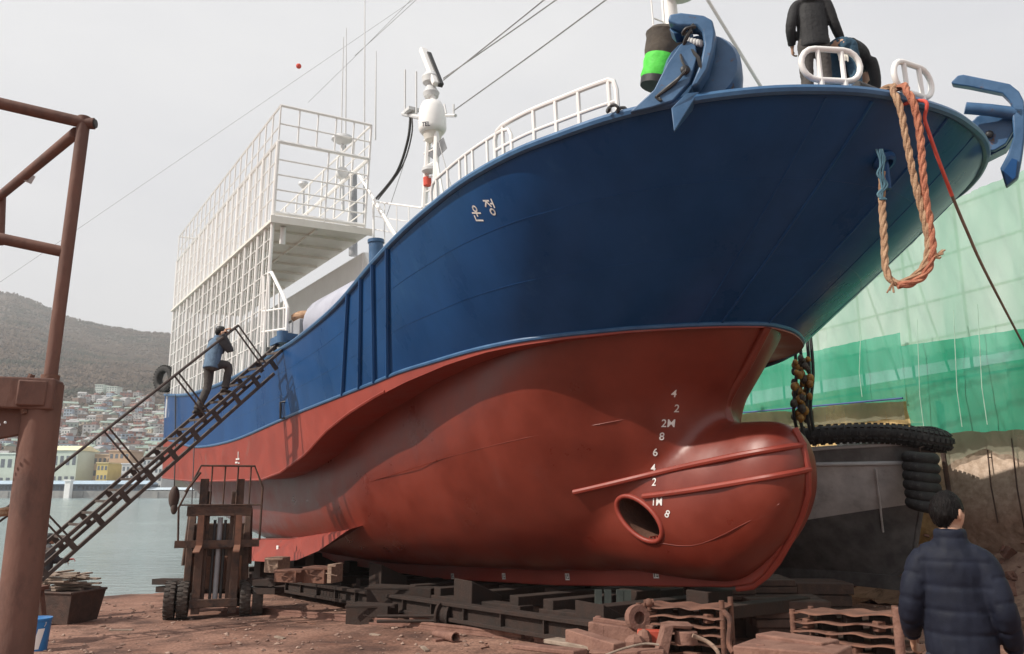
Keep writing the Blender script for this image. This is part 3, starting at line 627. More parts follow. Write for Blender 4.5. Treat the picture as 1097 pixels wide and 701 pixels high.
# stroked letters of the name on the bow
def strokes(segs, w):
    vs_, fs = [], []
    for a, b in segs:
        a = V((a[0], a[1], 0)); b = V((b[0], b[1], 0)); d = (b - a).normalized(); n = V((-d.y, d.x, 0)) * w / 2; a = a - d * w * .3; b = b + d * w * .3
        L_ = max(1, int((b - a).length / .05)); 
        for k in range(L_):
            p, q = a.lerp(b, k / L_), a.lerp(b, (k + 1) / L_); o = len(vs_); vs_ += [p - n, q - n, q + n, p + n]; fs.append((o, o + 1, o + 2, o + 3))
    return vs_, fs
def ringseg(cx, cy, r, n=14): return [((cx + r * math.cos(2 * PI * k / n), cy + r * math.sin(2 * PI * k / n)), (cx + r * math.cos(2 * PI * (k + 1) / n), cy + r * math.sin(2 * PI * (k + 1) / n))) for k in range(n)]
un = ringseg(0, .28, .15) + [((-.34, .04), (.34, .04)), ((0, .04), (0, -.14)), ((-.26, -.12), (-.26, -.38)), ((-.26, -.38), (.3, -.38))]
jeong = [((-.34, .36), (.08, .36)), ((-.12, .36), (-.34, .04)), ((-.12, .3), (.1, .04)), ((.32, .44), (.32, -.02)), ((.32, .2), (.14, .2))] + ringseg(.04, -.26, .16)
SZ = .235
for nm, gl, u, v in (('ship_name_letter', un, 511, 229), ('ship_name_letter', jeong, 525.5, 222)):
    put_text(B_top, '', u, v, 1, nm, ang=-.3, shear=-.2, du=14, dv=-7, mat=m_mark, vs_fs=strokes([((a[0] * SZ, a[1] * SZ), (b[0] * SZ, b[1] * SZ)) for a, b in gl], .022))
# frame-number plates on the keel
for i, (u, v) in enumerate(((770, 614.5), (703, 615.5), (608, 618), (540, 617.5), (485, 617.5))):
    p, n = hit(B_kb, u, v); p2, _ = hit(B_kb, u + 6, v); x = (p2 - p); x = (x - n * x.dot(n)).normalized(); y = n.cross(x)
    R = Matrix((x, y, n)).transposed()
    pl = MB().box(p + n * .004, (.11, .11, .012), R).build('frame_number_plate', m_mark, ship, smooth=0)
    k = MB()
    for a, b, c_, d_ in ((-.025, 0, .016, .07), (.022, .02, .016, .035), (.03, -.025, .04, .015)): k.box(p + n * .011 + x * a + y * b, (c_, d_, .006), R)
    k.build('number', m_dark, pl, smooth=0)
# white load-line mark and dashes on the sponson, tiny plate on the bilge keel
mk = MB(); p, n = hit(B_sp, 255, 492); 
for a, b, c_, d_ in ((0, 0, .3, .04), (.05, .08, .04, .2), (-.1, -.08, .2, .04), (.12, -.1, .12, .03)): mk.box(p + n * .01 + HB * a + ZB * b, (c_, d_, .01), Matrix((HB, ZB, n)).transposed())
mk.build('load_line_mark', m_mark, ship, smooth=0)
for k in range(6):
    p, n = hit(B_sp, 187.5, 486 + k * 5); MB().box(p + n * .01, (.05, .09, .012), Matrix((HB, ZB, n)).transposed()).build('stern_mark', m_mark, ship, smooth=0)
MB().box(L(-12.2, 2.28, .0), (.14, .03, .1), Matrix((HB, SBD, ZB)).transposed()).build('anode', m_white, ship, bevel=.01)

# horizontal half-round guards on the bulb and the thruster tunnel
def hug(b, pix, r, name, mat, lift=.0):
    pts = []
    for u, v in pix: p, n = hit(b, u, v); pts.append(p + n * lift)
    MB().tube(catmull(pts, 5), r, 8).build(name, mat, ship)
hug(B_under, [(615, 527), (650, 519), (700, 508), (750, 497), (800, 487), (835, 481), (861, 477)], .04, 'bulb_guard', m_red2, .018)
hug(B_under, [(690, 532), (730, 527), (780, 519), (825, 511), (852, 506), (866, 503)], .04, 'bulb_guard', m_red2, .018)
hug(B_under, [(520, 550), (600, 545), (680, 575), (740, 585), (800, 560), (835, 540)][2:], .006, 'weld_seam', m_red, .001)
hug(B_under, [(310, 543), (400, 515), (480, 490), (560, 470), (640, 455), (720, 440)], .006, 'weld_seam', m_red, .001)
p, n = hit(B_under, 685, 556)
ax = (SBD * .97 + HB * .2).normalized(); e1 = ax.cross(ZB).normalized(); e2 = ax.cross(e1); RT = .33
rim = []
for k in range(28):
    a = -2 * PI * k / 28; q, _ = hit(B_under, 685 + 31 * math.cos(a) * .70 - 15.5 * math.sin(a) * .71, 556 + 31 * math.cos(a) * .71 + 15.5 * math.sin(a) * .70); rim.append(q)
RC = sum(rim, V((0, 0, 0))) / 28
cutm = MB().loft([[q + ax * z for q in rim] for z in (.8, -.75)]).build('cut', m_rust)
md = under.modifiers.new('b', 'BOOLEAN'); md.operation = 'DIFFERENCE'; md.object = cutm; md.solver = 'EXACT'
dg = bpy.context.evaluated_depsgraph_get(); dg.update(); m2 = bpy.data.meshes.new_from_object(under.evaluated_get(dg)); under.modifiers.clear(); under.data = m2; m2.name = 'underbody'; m2.materials.clear(); m2.materials.append(m_red)
for q in m2.polygons: q.material_index = 0; q.use_smooth = True
m2.set_sharp_from_angle(angle=rad(50))
COL.objects.unlink(cutm); bpy.data.objects.remove(cutm)
tun = MB().tube(rim, .036, 10, closed=True).build('bow_thruster_tunnel', m_red2, ship)
MB().loft([[RC + (q - RC) * .985 + ax * z for q in rim] for z in (-.02, -.74)], caps=False).build('tunnel_liner', m_rust, tun, smooth=60)
mb = MB()
for k in range(4):
    a = k * PI / 2 + .4; d = e1 * math.cos(a) + e2 * math.sin(a); mb.beam(RC - ax * .68 + d * .04, RC - ax * .66 + d * .2, .012, .1, ax)
mb.ell(RC - ax * .68, .06, .06, .06); mb.build('thruster_blades', m_rustd, tun)
mb = MB()
for k in range(5):
    q = rim[(25 + k) % 28] * .85 + RC * .15 - ax * .05; mb.tube([q, q - ax * .3], .012, 6)
mb.build('tunnel_bars', m_red2, tun)

# blue vertical fender bars near the gangway and weld lines on the bow
def vbar(i0, w0, w1, r, name, mat): MB().tube([L(*(topside(i0, w0 + (w1 - w0) * j / 12) + V((0, .0, 0)))) for j in range(13)], r, 8).build(name, mat, ship)
for u in (372, 386, 399, 414): 
    best = min(range(ISTEM), key=lambda i: abs((lambda q: (CU + FPX * (q - CAM).dot(CR) / (q - CAM).dot(CF)))(L(*topside(i, .5))) - u)); vbar(best, .0, 1, .05, 'fender_bar', m_blue)
for u, r in ((812, .012), (850, .02)):
    best = min(range(ISTEM + 1), key=lambda i: abs((lambda q: (CU + FPX * (q - CAM).dot(CR) / (q - CAM).dot(CF)))(L(*topside(i, .5))) - u)); vbar(best, .0, .97, r, 'bow_seam', m_blue)
vbar(ISTEM, 0, .98, .018, 'stem_seam', m_blue)
for j in (ISTEM + 10, ISTEM + 30): vbar(j, .05, .98, .007, 'bow_seam', m_blue)
for w_ in (.34, .67): MB().tube([L(*topside(i, w_)) for i in range(0, NT)], .004, 5).build('plate_seam', m_blue, ship)
# grey primer patches left by the blocks on the bilge keel and hull side
m_prim = M('primer_patch', (.10, .06, .055), (.15, .085, .075), scale=5, rough=.7)
for pix in (((275, 599), (292, 578), (304, 577), (296, 598)), ((318, 597), (326, 575), (336, 574), (330, 594))):
    n_ = (up_ and (SBD * .86 + ZB * .5)).normalized(); q = []
    for u, v in pix:
        r = ray(u, v); a0 = L(-12, 2.02, .2); nn = ((L(-9, 2.02, .42) - L(-12, 2.02, .2)).cross(L(-12.2, 2.32, -.33) - a0)).normalized(); k_ = (a0 - CAM).dot(nn) / r.dot(nn); q.append(CAM + r * k_ + SBD * .037)
    MB().add(q, [(0, 1, 2, 3)]).build('primer_patch', m_prim, ship, smooth=0)
# chock casting on the stem
p, n = hit(B_top, 946, 172)
mb = MB(); mb.lathe([(.03, -.1), (.1, -.05), (.13, .02), (.11, .07), (.07, .08), (.055, .01), (.03, -.1)], p, n, 18); mb.tube([p - ZB * .32 + n * .02, p + n * .03, p + ZB * .2 + n * .02], .04, 8); mb.build('chock', m_blue, ship)
# small black bracket on the blue side and cast plates
p, n = hit(B_top, 304.5, 440); mb = MB(); mb.tube([p + HB * .1 + ZB * .18, p + n * .08 + ZB * .18, p + n * .08 - ZB * .16, p + HB * .1 - ZB * .16], .025, 6); mb.build('cleat', m_dark, ship)

# ---- bow furniture
def pipe_frame(name, a, b, h0, h1, up, parent, legs=2, r=.031):
    # rounded rectangular guard between a and b lifted on legs
    d = (b - a); Ln = d.length; d.normalize(); R_ = (h1 - h0) / 2; pts = []
    for k in range(9): an = PI / 2 + PI * k / 8; pts.append(a + d * (R_ + R_ * math.cos(an)) + up * (h0 + R_ + R_ * math.sin(an)))
    for k in range(9): an = -PI / 2 + PI * k / 8; pts.append(b - d * (R_ - R_ * math.cos(an)) + up * (h0 + R_ + R_ * math.sin(an)))
    mb = MB(); mb.tube(pts, r, 10, closed=True)
    for k in range(legs):
        q = a + d * Ln * (.3 + .4 * k / max(1, legs - 1)); mb.tube([q - up * .02, q + up * h0], r * 1.1, 8); mb.tube([q + up * h0, q + up * h1], r * .85, 8)
    return mb.build(name, m_white, parent)
def railpt(u):
    return min(range(40, ISTEM + 1) if u < 1018 else range(ISTEM, ISTEM + 30), key=lambda i: abs((lambda q: (CU + FPX * (q - CAM).dot(CR) / (q - CAM).dot(CF)))(L(*rail[i])) - u))
i0, i1 = railpt(864), railpt(930)
pipe_frame('bow_guard_rail', L(*inset(i0, .08 * DI, rail[i0].z)), L(*inset(i1, .08 * DI, rail[i1].z)), .15, .49, ZB, ship)
i0, i1 = railpt(971), railpt(1010)
pipe_frame('bow_guard_rail', L(*inset(i0, .08 * DI, rail[i0].z)), L(*inset(i1, .08 * DI, rail[i1].z)), .15, .49, ZB, ship)
mb = MB(); i = railpt(948); c0 = L(*inset(i, .1 * DI, rail[i].z + .07)); mb.tube([c0 - SBD * .3, c0 + SBD * .3], .05, 10)
for s_ in (-1, 1): mb.box(c0 + SBD * .32 * s_ - ZB * .03, (.09, .03, .09), Matrix((HB, SBD, ZB)).transposed())
mb.build('bow_roller', m_dark, ship)
PBW = at(872, 50, 9.25) - UPZ * .87; PB2 = at(903, 62, 9.35) - UPZ * .82
wp = MB(); zt = PBW.z - .02
wp.box((PBW + PB2) / 2 * 1.0 + V((0, .25, zt - (PBW + PB2).z / 2 - .3)), (1.6, 1.3, .6), Matrix.Rotation(math.atan2(HB.y, HB.x), 3, 'Z')); wp.build('windlass_platform', m_blue2, ship, bevel=.02)
# forecastle handrail (starboard)
def hand_rail(i0, i1, h, posts, name, mid=True, rise0=0.0, r=.028, round_ends=True, ins=.1):
    idx = [round(i0 + (i1 - i0) * k / 24) for k in range(25)]; base = [inset(i, ins * DI, rail[i].z) for i in idx]
    mb = MB(); q = [L(*(b + V((0, 0, h)))) for b in base]
    if round_ends:
        e0 = [L(*(base[0] + V((0, 0, 0)))), L(*(base[0] + V((0, 0, h * .72)))), L(*(base[0].lerp(base[1], .3) + V((0, 0, h * .93))))]
        e1 = [L(*(base[-1].lerp(base[-2], .3) + V((0, 0, h * .93)))), L(*(base[-1] + V((0, 0, h * .72)))), L(*(base[-1]))]
        q = e0 + q[1:-1] + e1
    mb.tube(q, r, 8)
    if mid: mb.tube([L(*(b + V((0, 0, h * .45)))) for b in base], r * .75, 8)
    o = mb.build(name, m_white, ship)
    for k in range(posts):
        b = base[round(24 * (k + .5) / posts)]; MB().tube([L(*b), L(*(b + V((0, 0, h))))], r * .85, 8).build('post', m_white, o)
    return o
hand_rail(railpt(521), railpt(657), .48, 5, 'forecastle_rail')
hand_rail(railpt(455), railpt(540), .42, 7, 'forecastle_rail', mid=False, r=.023, ins=.1)
# foremast
fm = L(-.35, .05, 5.3)
fmast = MB().tube([fm, fm + ZB * 3.1 + HB * .05, fm + ZB * 6.2], [.14, .12, .09], 14).build('foremast', m_white, ship)
MB().lathe([(.05, 0), (.26, .05), (.28, .2), (.2, .28), (.05, .3)], L(-.1, .0, 8.62), ZB, 18).build('loudspeaker', m_cream, fmast)
mb = MB(); a = L(-.35, .2, 8.0); mb.tube([a, L(-.0, -.85, 8.02)], .03, 8); mb.tube([L(-.05, -.75, 8.02), L(-.02, -.8, 7.75)], .02, 6); mb.build('lamp_arm', m_grey, fmast)
MB().ell(L(0, -.85, 7.55), .13, .13, .17).build('deck_lamp', M('lamp_glass', (.7, .68, .6), rough=.15), fmast)
MB().lathe([(.05, 0), (.06, .1), (.04, .24)], L(0, -.85, 7.68), ZB, 10).build('lamp_cap', m_dark, fmast)
mb = MB(); mb.tube([L(-.35, .35, 6), L(-.35, .42, 12)], .012, 6); mb.tube([L(-.35, .35, 8.3), L(-.35, 0, 8.3)], .012, 6); mb.build('foremast_ladder', m_white, fmast)
mb = MB(); mb.tube([on_t(752, -10, -.1), on_t(817, 96, -1.3)], .026, 8); mb.build('foremast_stay', m_white, fmast)
# winch block under the mast (white teeth) stays with the ship
mb = MB(); mb.lathe([(.12, -.25), (.2, -.2), (.2, .2), (.12, .25)], L(.7, 1.0, 6.0), SBD, 16); mb.build('capstan', m_white, ship)

# ---- cage, awning deck and deckhouse aft
cage = None
S0, S1, T0, T1 = -9.95, -21.2, 3.02, .72; ZT, ZM, ZP = 10.2, 9.36, 7.66
L0_ = L
def L(s, t, z): return L0_(s - .2 * (10.1 - z), t, z + (.12 * (s + 18) / 8 if z > 7.7 else 0))
fr = MB(); nb = 20
for t in (T0, T1):
    for z, r in ((ZT, .03), (ZM, .05), (ZP, .05)): fr.tube([L(S0, t, z), L(S1, t, z)], r, 6)
    for z in (9.72, 8.92, 8.5, 8.08): fr.tube([L(S0, t, z), L(S1, t, z)], .018, 6)
for s in (S0, S1):
    for z, r in ((ZT, .035), (ZM, .045), (ZP + .05, .05)): fr.tube([L(s, T0, z), L(s, T1, z)], r, 6)
    for z in (9.78, 8.95, 8.6, 8.25, 8.0): fr.tube([L(s, T0, z), L(s, T1, z)], .02, 6)
    for k in range(1, 5): fr.tube([L(s, T0 + (T1 - T0) * k / 5, ZM), L(s, T0 + (T1 - T0) * k / 5, ZT)], .02, 6)
    fr.tube([L(s, (T0 + T1) / 2 - .1, ZP), L(s, (T0 + T1) / 2 - .1, ZM)], .022, 6)
cage = fr.build('steel_cage', m_white, ship)
for k in range(nb + 1):
    s = S0 + (S1 - S0) * k / nb
    MB().tube([L(s, T0, 3.9), L(s, T0, ZM)], .045 if k % 2 == 0 else .03, 8).build('post', m_white, cage)
    MB().tube([L(s, T0, ZM), L(s, T0, ZT)], .02, 6).build('upright', m_white, cage)
    if k % 2 == 0: MB().tube([L(s, T1, ZP), L(s, T1, ZT)], .03, 6).build('inner_post', m_white, cage)
lw = MB()
for z in (7.25, 6.85, 6.45, 6.05, 5.65, 5.25, 4.85): lw.tube([L(S0, T0, z), L(S1, T0, z)], .016, 6)
for k in range(nb * 3): 
    if k % 3: s = S0 + (S1 - S0) * k / (nb * 3); lw.tube([L(s, T0 - .02, 4.2), L(s, T0 - .02, ZP)], .012, 6)
lw.build('side_grille', m_white, cage)
lw = MB()
for k in range(nb * 3): 
    if k % 3: s = S0 + (S1 - S0) * k / (nb * 3); lw.tube([L(s, T0, ZP), L(s, T0, ZM)], .009, 5)
lw.build('upper_grille', m_white, cage)
aw = MB(); Rm = Matrix((HB, SBD, ZB)).transposed(); aw.box(L((S0 + S1) / 2 + .02, (T0 + T1) / 2, ZP - .05), (S0 - S1 + .35, T0 - T1 + .16, .06), Rm); awn = aw.build('awning_deck', m_cream, ship)
mb = MB()
for k in range(12): s = S0 - .5 - k * .95; mb.box(L(s, (T0 + T1) / 2, ZP - .11), (.05, T0 - T1, .07), Rm)
mb.box(L((S0 + S1) / 2, (T0 + T1) / 2 + .1, ZP - .105), (S0 - S1, .05, .05), Rm); mb.box(L(S0 + .2, (T0 + T1) / 2, ZP - .05), (.05, T0 - T1 + .24, .17), Rm); mb.build('awning_beams', m_cream, awn)
mb = MB(); mb.tube([L(S0 - .15, T0 - .3, ZP - .5), L(S0 - .15, T0 - .3, ZP - .1)], .07, 10); mb.build('deck_light', m_white, awn)
L = L0_
# deckhouse behind the awning
dh = MB(); dh.box(L(-16.3, -.9, 5.4), (11.4, 3.2, 3.6), Rm)
dh.prism([L(-10.6, .7, 3.6), L(-10.6, .7, 7.2), L(-9.2, .7, 5.4), L(-8.8, .7, 3.6)], SBD * -3.0)
dho = dh.build('deckhouse', m_white, ship, bevel=.05)
mb = MB()
for k in range(4): mb.box(L(-12 - k * 2.2, .71, 6.1), (.7, .03, .6), Rm)
mb.build('deckhouse_window', M('dark_glass', (.03, .04, .05), rough=.1), dho)
mb = MB(); mb.box(L(-8.7, .9, 4.7), (.35, .5, .3), Rm); mb.build('control_box', M('green_box', (.1, .32, .2)), ship, bevel=.02)
# inner deck railing by the deckhouse
mb = MB()
for z in (4.75, 5.3, 5.85): mb.tube([L(-15.2, 1.2, z), L(-9.6, 1.2, z)], .025, 6)
for k in range(16): s = -15.2 + 5.6 * k / 15; mb.tube([L(s, 1.2, 4.2), L(s, 1.2, 5.85)], .022, 6)
mb.build('deck_railing', m_white, ship)
# stair rail by the top of the gangway
mb = MB(); b = [L(-9.75, 3.0, 4.3), L(-9.75, 3.0, 5.85), L(-9.95, 2.95, 6.15), L(-10.6, 2.95, 6.3)]
mb.tube([on_t(u, v, 3.02) for u, v in ((306, 372), (308, 330), (304, 318), (291, 292), (283, 295), (280, 372))], .04, 8)
for k in range(5): mb.tube([on_t(282 + k * 5.4, 372 + 0 * k, 3.02), on_t(283.5 + k * 5.2, (296, 296, 303, 314, 324)[k], 3.02)], .022, 6)
for v in (330, 352): mb.tube([on_t(281, v + 4, 3.02), on_t(307, v, 3.02)], .025, 6)
mb.build('stair_rail', m_white, ship)
mb = MB(); mb.box(L(-9.3, 2.55, 4.75), (.75, .7, .55), Rm); mb.build('deck_locker', m_grey, ship, bevel=.02)
mb = MB(); mb.ell(L(-9.3, 2.55, 5.12), .4, .35, .16); mb.build('net_heap', m_rope, ship)
# white-grey domed hood behind the rail, blue vent
mb = MB(); mb.lathe([(.02, -1.2), (.5, -1.15), (.62, -.9), (.62, .9), (.5, 1.15), (.02, 1.2)], L(-7.3, 2.45, 4.75), HB, 24); mb.build('raft_canister', M('lilac_grey', (.36, .37, .44), (.42, .43, .5), rough=.4), ship)
vp = on_t(403, 275, 2.75); mb = MB(); mb.tube([vp - ZB * .7, vp + ZB * .28], .13, 14); mb.tube([vp + ZB * .25, vp + ZB * .31], .15, 14); mb.build('vent_pipe', m_blue2, ship)
mb = MB(); mb.box(L(-9.6, .66, 6.9), (.25, .2, .3), Rm); mb.build('flood_lamp', m_dark, ship)
# forward rail of the wheelhouse deck (thin, seen against the sky)
mb = MB(); a, b = on_t(400, 216, .6), on_t(452, 223, .3); mb.tube([a, b], .025, 6); mb.tube([a, a - ZB * 1.6], .03, 6); mb.tube([a, on_t(424, 254, .5)], .035, 6); mb.tube([on_t(402, 246, .6), on_t(425, 250, .4)], .015, 6); mb.tube([on_t(402, 232, .6), on_t(440, 238, .4)], .012, 6)
for u in (412, 425, 438): mb.tube([on_t(u, 217 + (u - 400) * .13, .5), on_t(u, 262, .5)], .014, 6)
mb.tube([on_t(384, 186, .72), on_t(424, 252, .6)], .04, 6)
mb.build('wheelhouse_rail', m_white, ship)
# dish antennas and whips seen over the cage
for u, v0, v1 in ((362, 40, 215), (388, -30, 240), (400, 55, 150), (368, 30, 160)):
    a, b = on_t(u + 2, v1, .0), on_t(u + (6 if u == 362 else 3), v0, .0); MB().tube([a, b], [.03, .012], 6).build('whip_antenna', m_ltgrey, ship)
for u, v, r in ((367, 150, .32), (325, 198, .16)):
    p = on_t(u, v, .2); mb = MB(); mb.lathe([(.02, .1), (r * .9, .08), (r, .0), (r * .5, -.1), (.05, -.14)], p, ZB, 20); mb.tube([p - ZB * .1, p - ZB * 2.2], .05, 8); mb.build('satellite_dome', m_ltgrey, ship)
mb = MB(); p = on_t(378, 225, .3); mb.tube([p - ZB * 1.3, p + ZB * 1.1], .12, 10); mb.build('funnel_pipe', m_grey, ship)
mb = MB(); p = on_t(366, 186, .9); mb.lathe([(.05, -.12), (.14, -.1), (.16, .1), (.05, .12)], p, HB, 12); mb.build('search_light', m_ltgrey, ship)
# main mast with radome and radar
def mp_(u, v): return on_t(u, v, 0)
a, b = mp_(454, 246), mp_(455, 150)
mm_ = MB()
for du in (0, 16): mm_.tube([mp_(453 + du * .8, 246), mp_(459 + du * .55, 150), mp_(461 + du * .1, 92)], [.075, .07, .06], 8)
for k in range(7):
    v = 235 - k * 14; mm_.tube([mp_(454, v), mp_(467, v - 6)], .022, 6)
mm_.tube([mp_(463, 145), mp_(480, 240)], .04, 6); mm_.tube([mp_(468, 150), mp_(470, 235)], .03, 6)
mast = mm_.build('radar_mast', m_white, ship)
p = mp_(463.5, 142); DD = (p - CAM).dot(CF) / FPX; rr = 15 * DD; h_ = 37 * DD
dome = MB().lathe([(.02, -.02), (rr * .8, -.03), (rr * .96, .04), (rr, .12 * h_), (rr * .99, .45 * h_), (rr * .9, .72 * h_), (rr * .7, .9 * h_), (rr * .35, .98 * h_), (.01, h_)], p, ZB, 28).build('radome', m_white, mast, smooth=70)
B_d = bvh_of(dome); m_txt = M('grey_lettering', (.06, .07, .09), rough=.6)
vs_fs = text_mesh('TEL', rr * .42, .003); pp_, n = hit(B_d, 456, 133)
x = CR - n * CR.dot(n); x.normalize(); y = n.cross(x); out = []
for q in vs_fs[0]:
    w_ = pp_ + x * q.x + y * q.y; hh = B_d.find_nearest(w_); nn = hh[1] if hh[1].dot(n) > 0 else -hh[1]; out.append(hh[0] + nn * (.006 + q.z))
MB().add(out, vs_fs[1]).build('radome_lettering', m_txt, dome, smooth=0)
MB().lathe([(.03, -.25), (rr * .55, -.2), (rr * .7, -.05), (rr * .8, 0)], p, ZB, 20).build('radome_base', m_cream, mast)
p = mp_(462, 100); mb = MB(); mb.lathe([(.1, -.12), (.17, -.1), (.2, 0), (.14, .1), (.1, .2), (.2, .26), (.22, .4), (.15, .5), (.08, .55)], p, ZB, 16); rad_ = mb.build('radar_scanner', m_ltgrey, mast)
c_ = mp_(460, 72); a, b = mp_(453, 53), mp_(468, 91); dd = (b - a); mb = MB()
mb.beam(a, b, .2, .13, ZB); mb.build('radar_arm', m_white, rad_, bevel=.03)
mb = MB(); mb.beam(a.lerp(b, .1) + CR * .1 - ZB * .02, b + CR * .1 - ZB * .02, .12, .12, ZB); mb.build('radar_arm_face', m_dark, rad_, bevel=.02)
mb = MB(); mb.tube([mp_(432, 122), mp_(450, 126)], .06, 8); mb.box(mp_(441, 119), (.3, .3, .08), Rm)
for u, v0 in ((434, 75), (446, 77)): mb.tube([mp_(u, 122), mp_(u, v0)], .025, 6)
mb.build('antenna_yard', m_ltgrey, mast); mb = MB(); mb.tube([mp_(478, 124), mp_(488, 124)], .04, 6); mb.tube([mp_(486, 124), mp_(486, 112)], .025, 6); mb.tube([mp_(478, 122), mp_(476, 112)], .025, 6)
mb.build('antenna_yard', m_ltgrey, mast)
MB().lathe([(.02, 0), (.1, .02), (.1, .22), (.02, .25)], mp_(458, 200), ZB, 10).build('red_lamp', m_redrope, mast)
MB().lathe([(.05, 0), (.2, .05), (.2, .12), (.05, .2)], mp_(461, 186), ZB, 12).build('horn', m_ltgrey, mast)
MB().prism([mp_(455, 165), mp_(474, 148), mp_(478, 160), mp_(466, 172)], HB * .05).build('reflector_plate', m_grey, mast)
mb = MB(); mb.tube(catmull([mp_(440, 122), mp_(437, 150), mp_(425, 185), mp_(402, 214)], 6), .035, 6); mb.tube(catmull([mp_(441, 122), mp_(441, 145), mp_(430, 180), mp_(405, 214)], 6), .02, 6); mb.build('black_cable', m_dark, mast)
m_wire = M('stay_wire', (.28, .28, .29), (.4, .4, .4), rough=.6, metal=.4)
for (u0, v0, t0), (u1, v1, t1), r in (((475, 84, 0), (700, -75, .0), .014), ((475, 86, 0), (690, -88, .0), .014), ((487, 118, 0), (720, -53, .0), .014), ((380, 60, 0), (520, -70, 0), .007), ((330, 110, 0), (460, -20, 0), .006), ((470, 152, 0), (485, 206, 0), .012), ((438, 160, 0), (412, 238, 0), .008)):
    a, b = on_t(u0, v0, t0), on_t(u1, v1, t1); mid = a.lerp(b, .5) - UPZ * (.004 * (b - a).length); MB().tube(catmull([a, mid, b], 5), r, 5).build('stay_wire', m_wire, mast)
# ------------------------------------------------------------------ things on the vessel
def anchor(c, e_s, e_o, e_u, label, side):
    # e_s along the rail, e_o outboard, e_u up
    def A(a, b, d): return c + e_s * a + e_o * b + e_u * d
    root = thing('anchor', label, 'anchor', c)
    return root, A
def pixel_anchor():
    # starboard anchor: stowed in its cradle at the rail, traced in a plane facing outboard
    i = railpt(735); b = inset(i, .0, rail[i].z); t0 = b.y - .05
    r0 = railpt(690); r1 = railpt(775); c = L(*b) + ZB * .35
    X = (L(*rail[r1]) - L(*rail[r0])); X = (X - ZB * X.dot(ZB)).normalized(); n = X.cross(ZB).normalized()
    if n.dot(CAM - c) < 0: n = -n
    def PX(u, v, o=0):
        r = ray(u, v); k = (c + n * o - CAM).dot(n) / r.dot(n); return CAM + r * k
    root = thing('anchor', 'blue anchor lashed in its bow cradle beside the foremast', 'anchor', c)
    # cradle plate
    plate = [PX(*q) for q in ((676, 124), (702, 100), (716, 72), (730, 52), (738, 48), (746, 53), (748, 66), (740, 92), (722, 112), (700, 119))]
    MB().prism(plate, n * .09).build('cradle_plate', m_blue2, root, bevel=.012)
    back = [q - n * .42 for q in plate]; MB().prism(back, n * .07).build('cradle_plate', m_blue2, root, bevel=.012)
    mb = MB(); mb.prism([PX(740, 92, -.35), PX(748, 66, -.35), PX(746, 53, -.35), PX(738, 48, -.35), PX(734, 52, -.35), PX(741, 58, -.35), PX(742, 70, -.35), PX(734, 92, -.35)], n * .36); mb.build('cradle_rim', m_blue2, root, smooth=60)
    mb = MB(); mb.lathe([(.02, -.3), (.36, -.3), (.40, -.2), (.40, .12), (.36, .2), (.02, .2)], PX(753, 82, -.35), n, 26); mb.build('hawse_drum', m_blue2, root, smooth=50)
    # crown and flukes
    MB().prism([PX(*q, -.1) for q in ((720, 26), (732, 24), (756, 27), (765, 32), (768, 44), (766, 62), (760, 84), (750, 100), (742, 102), (752, 78), (756, 58), (754, 44), (748, 38), (728, 38), (718, 33))], n * .2).build('crown_arm', m_blue2, root, bevel=.02)
    fl = MB(); a, b_, c_, d = PX(719, 116, .1), PX(735, 100, .1), PX(749, 98, .02), PX(722, 141, .16); e = PX(729, 130, -.02)
    fl.add([a, b_, c_, d, a - n * .05, b_ - n * .05, c_ - n * .22, d - n * .04], [(0, 1, 2, 3), (7, 6, 5, 4), (0, 4, 5, 1), (1, 5, 6, 2), (2, 6, 7, 3), (3, 7, 4, 0)])
    fl.build('fluke', m_blue2, root, bevel=.008)
    fl = MB(); a, b_, c_, d = PX(717, 31, -.05), PX(734, 24, -.05), PX(734, 36, -.1), PX(722, 36, .05)
    fl.add([a, b_, c_, d] + [q - n * .2 for q in (a, b_, c_, d)], [(0, 1, 2, 3), (7, 6, 5, 4), (0, 4, 5, 1), (1, 5, 6, 2), (2, 6, 7, 3), (3, 7, 4, 0)]); fl.build('fluke', m_blue2, root, bevel=.008)
    mb = MB(); mb.tube([PX(738, 50, .06), PX(748, 62, .1), PX(752, 76, .08)], .02, 6); mb.ell(PX(734, 75, .1), .05, .03, .05); mb.build('shackle', m_dark, root)
    mb = MB(); mb.tube(catmull([PX(728, 54, .04), PX(731, 66, .13), PX(735, 75, .14), PX(728, 83, .12), PX(712, 96, .1), PX(703, 104, .1)], 5), .014, 6); mb.tube(catmull([PX(734, 76, .14), PX(722, 90, .11), PX(704, 103, .1)], 5), .014, 6)
    mb.tube(catmull([PX(743, 26, .08), PX(739, 34, .12), PX(734, 44, .1), PX(732, 52, .05)], 5), .02, 6); mb.tube(catmull([PX(745, 29, .1), PX(735, 31, .14), PX(732, 37, .1), PX(742, 34, .12)], 5), .018, 6)
    for k in range(4): mb.tube([PX(702 + k * 2, 104 + (k % 2) * 2, .09), PX(709 - k, 108, .1)], .012, 5)
    o = mb.build('lashing', m_dark, root)
    mb = MB()
    for k in range(5): mb.ell(PX(738 + k * 3.2, 44 + .7 * k, .0), .03, .03, .04)
    mb.build('chain_links', m_ltgrey, root)
    return PX, c, n
PXA, ca, na = pixel_anchor()
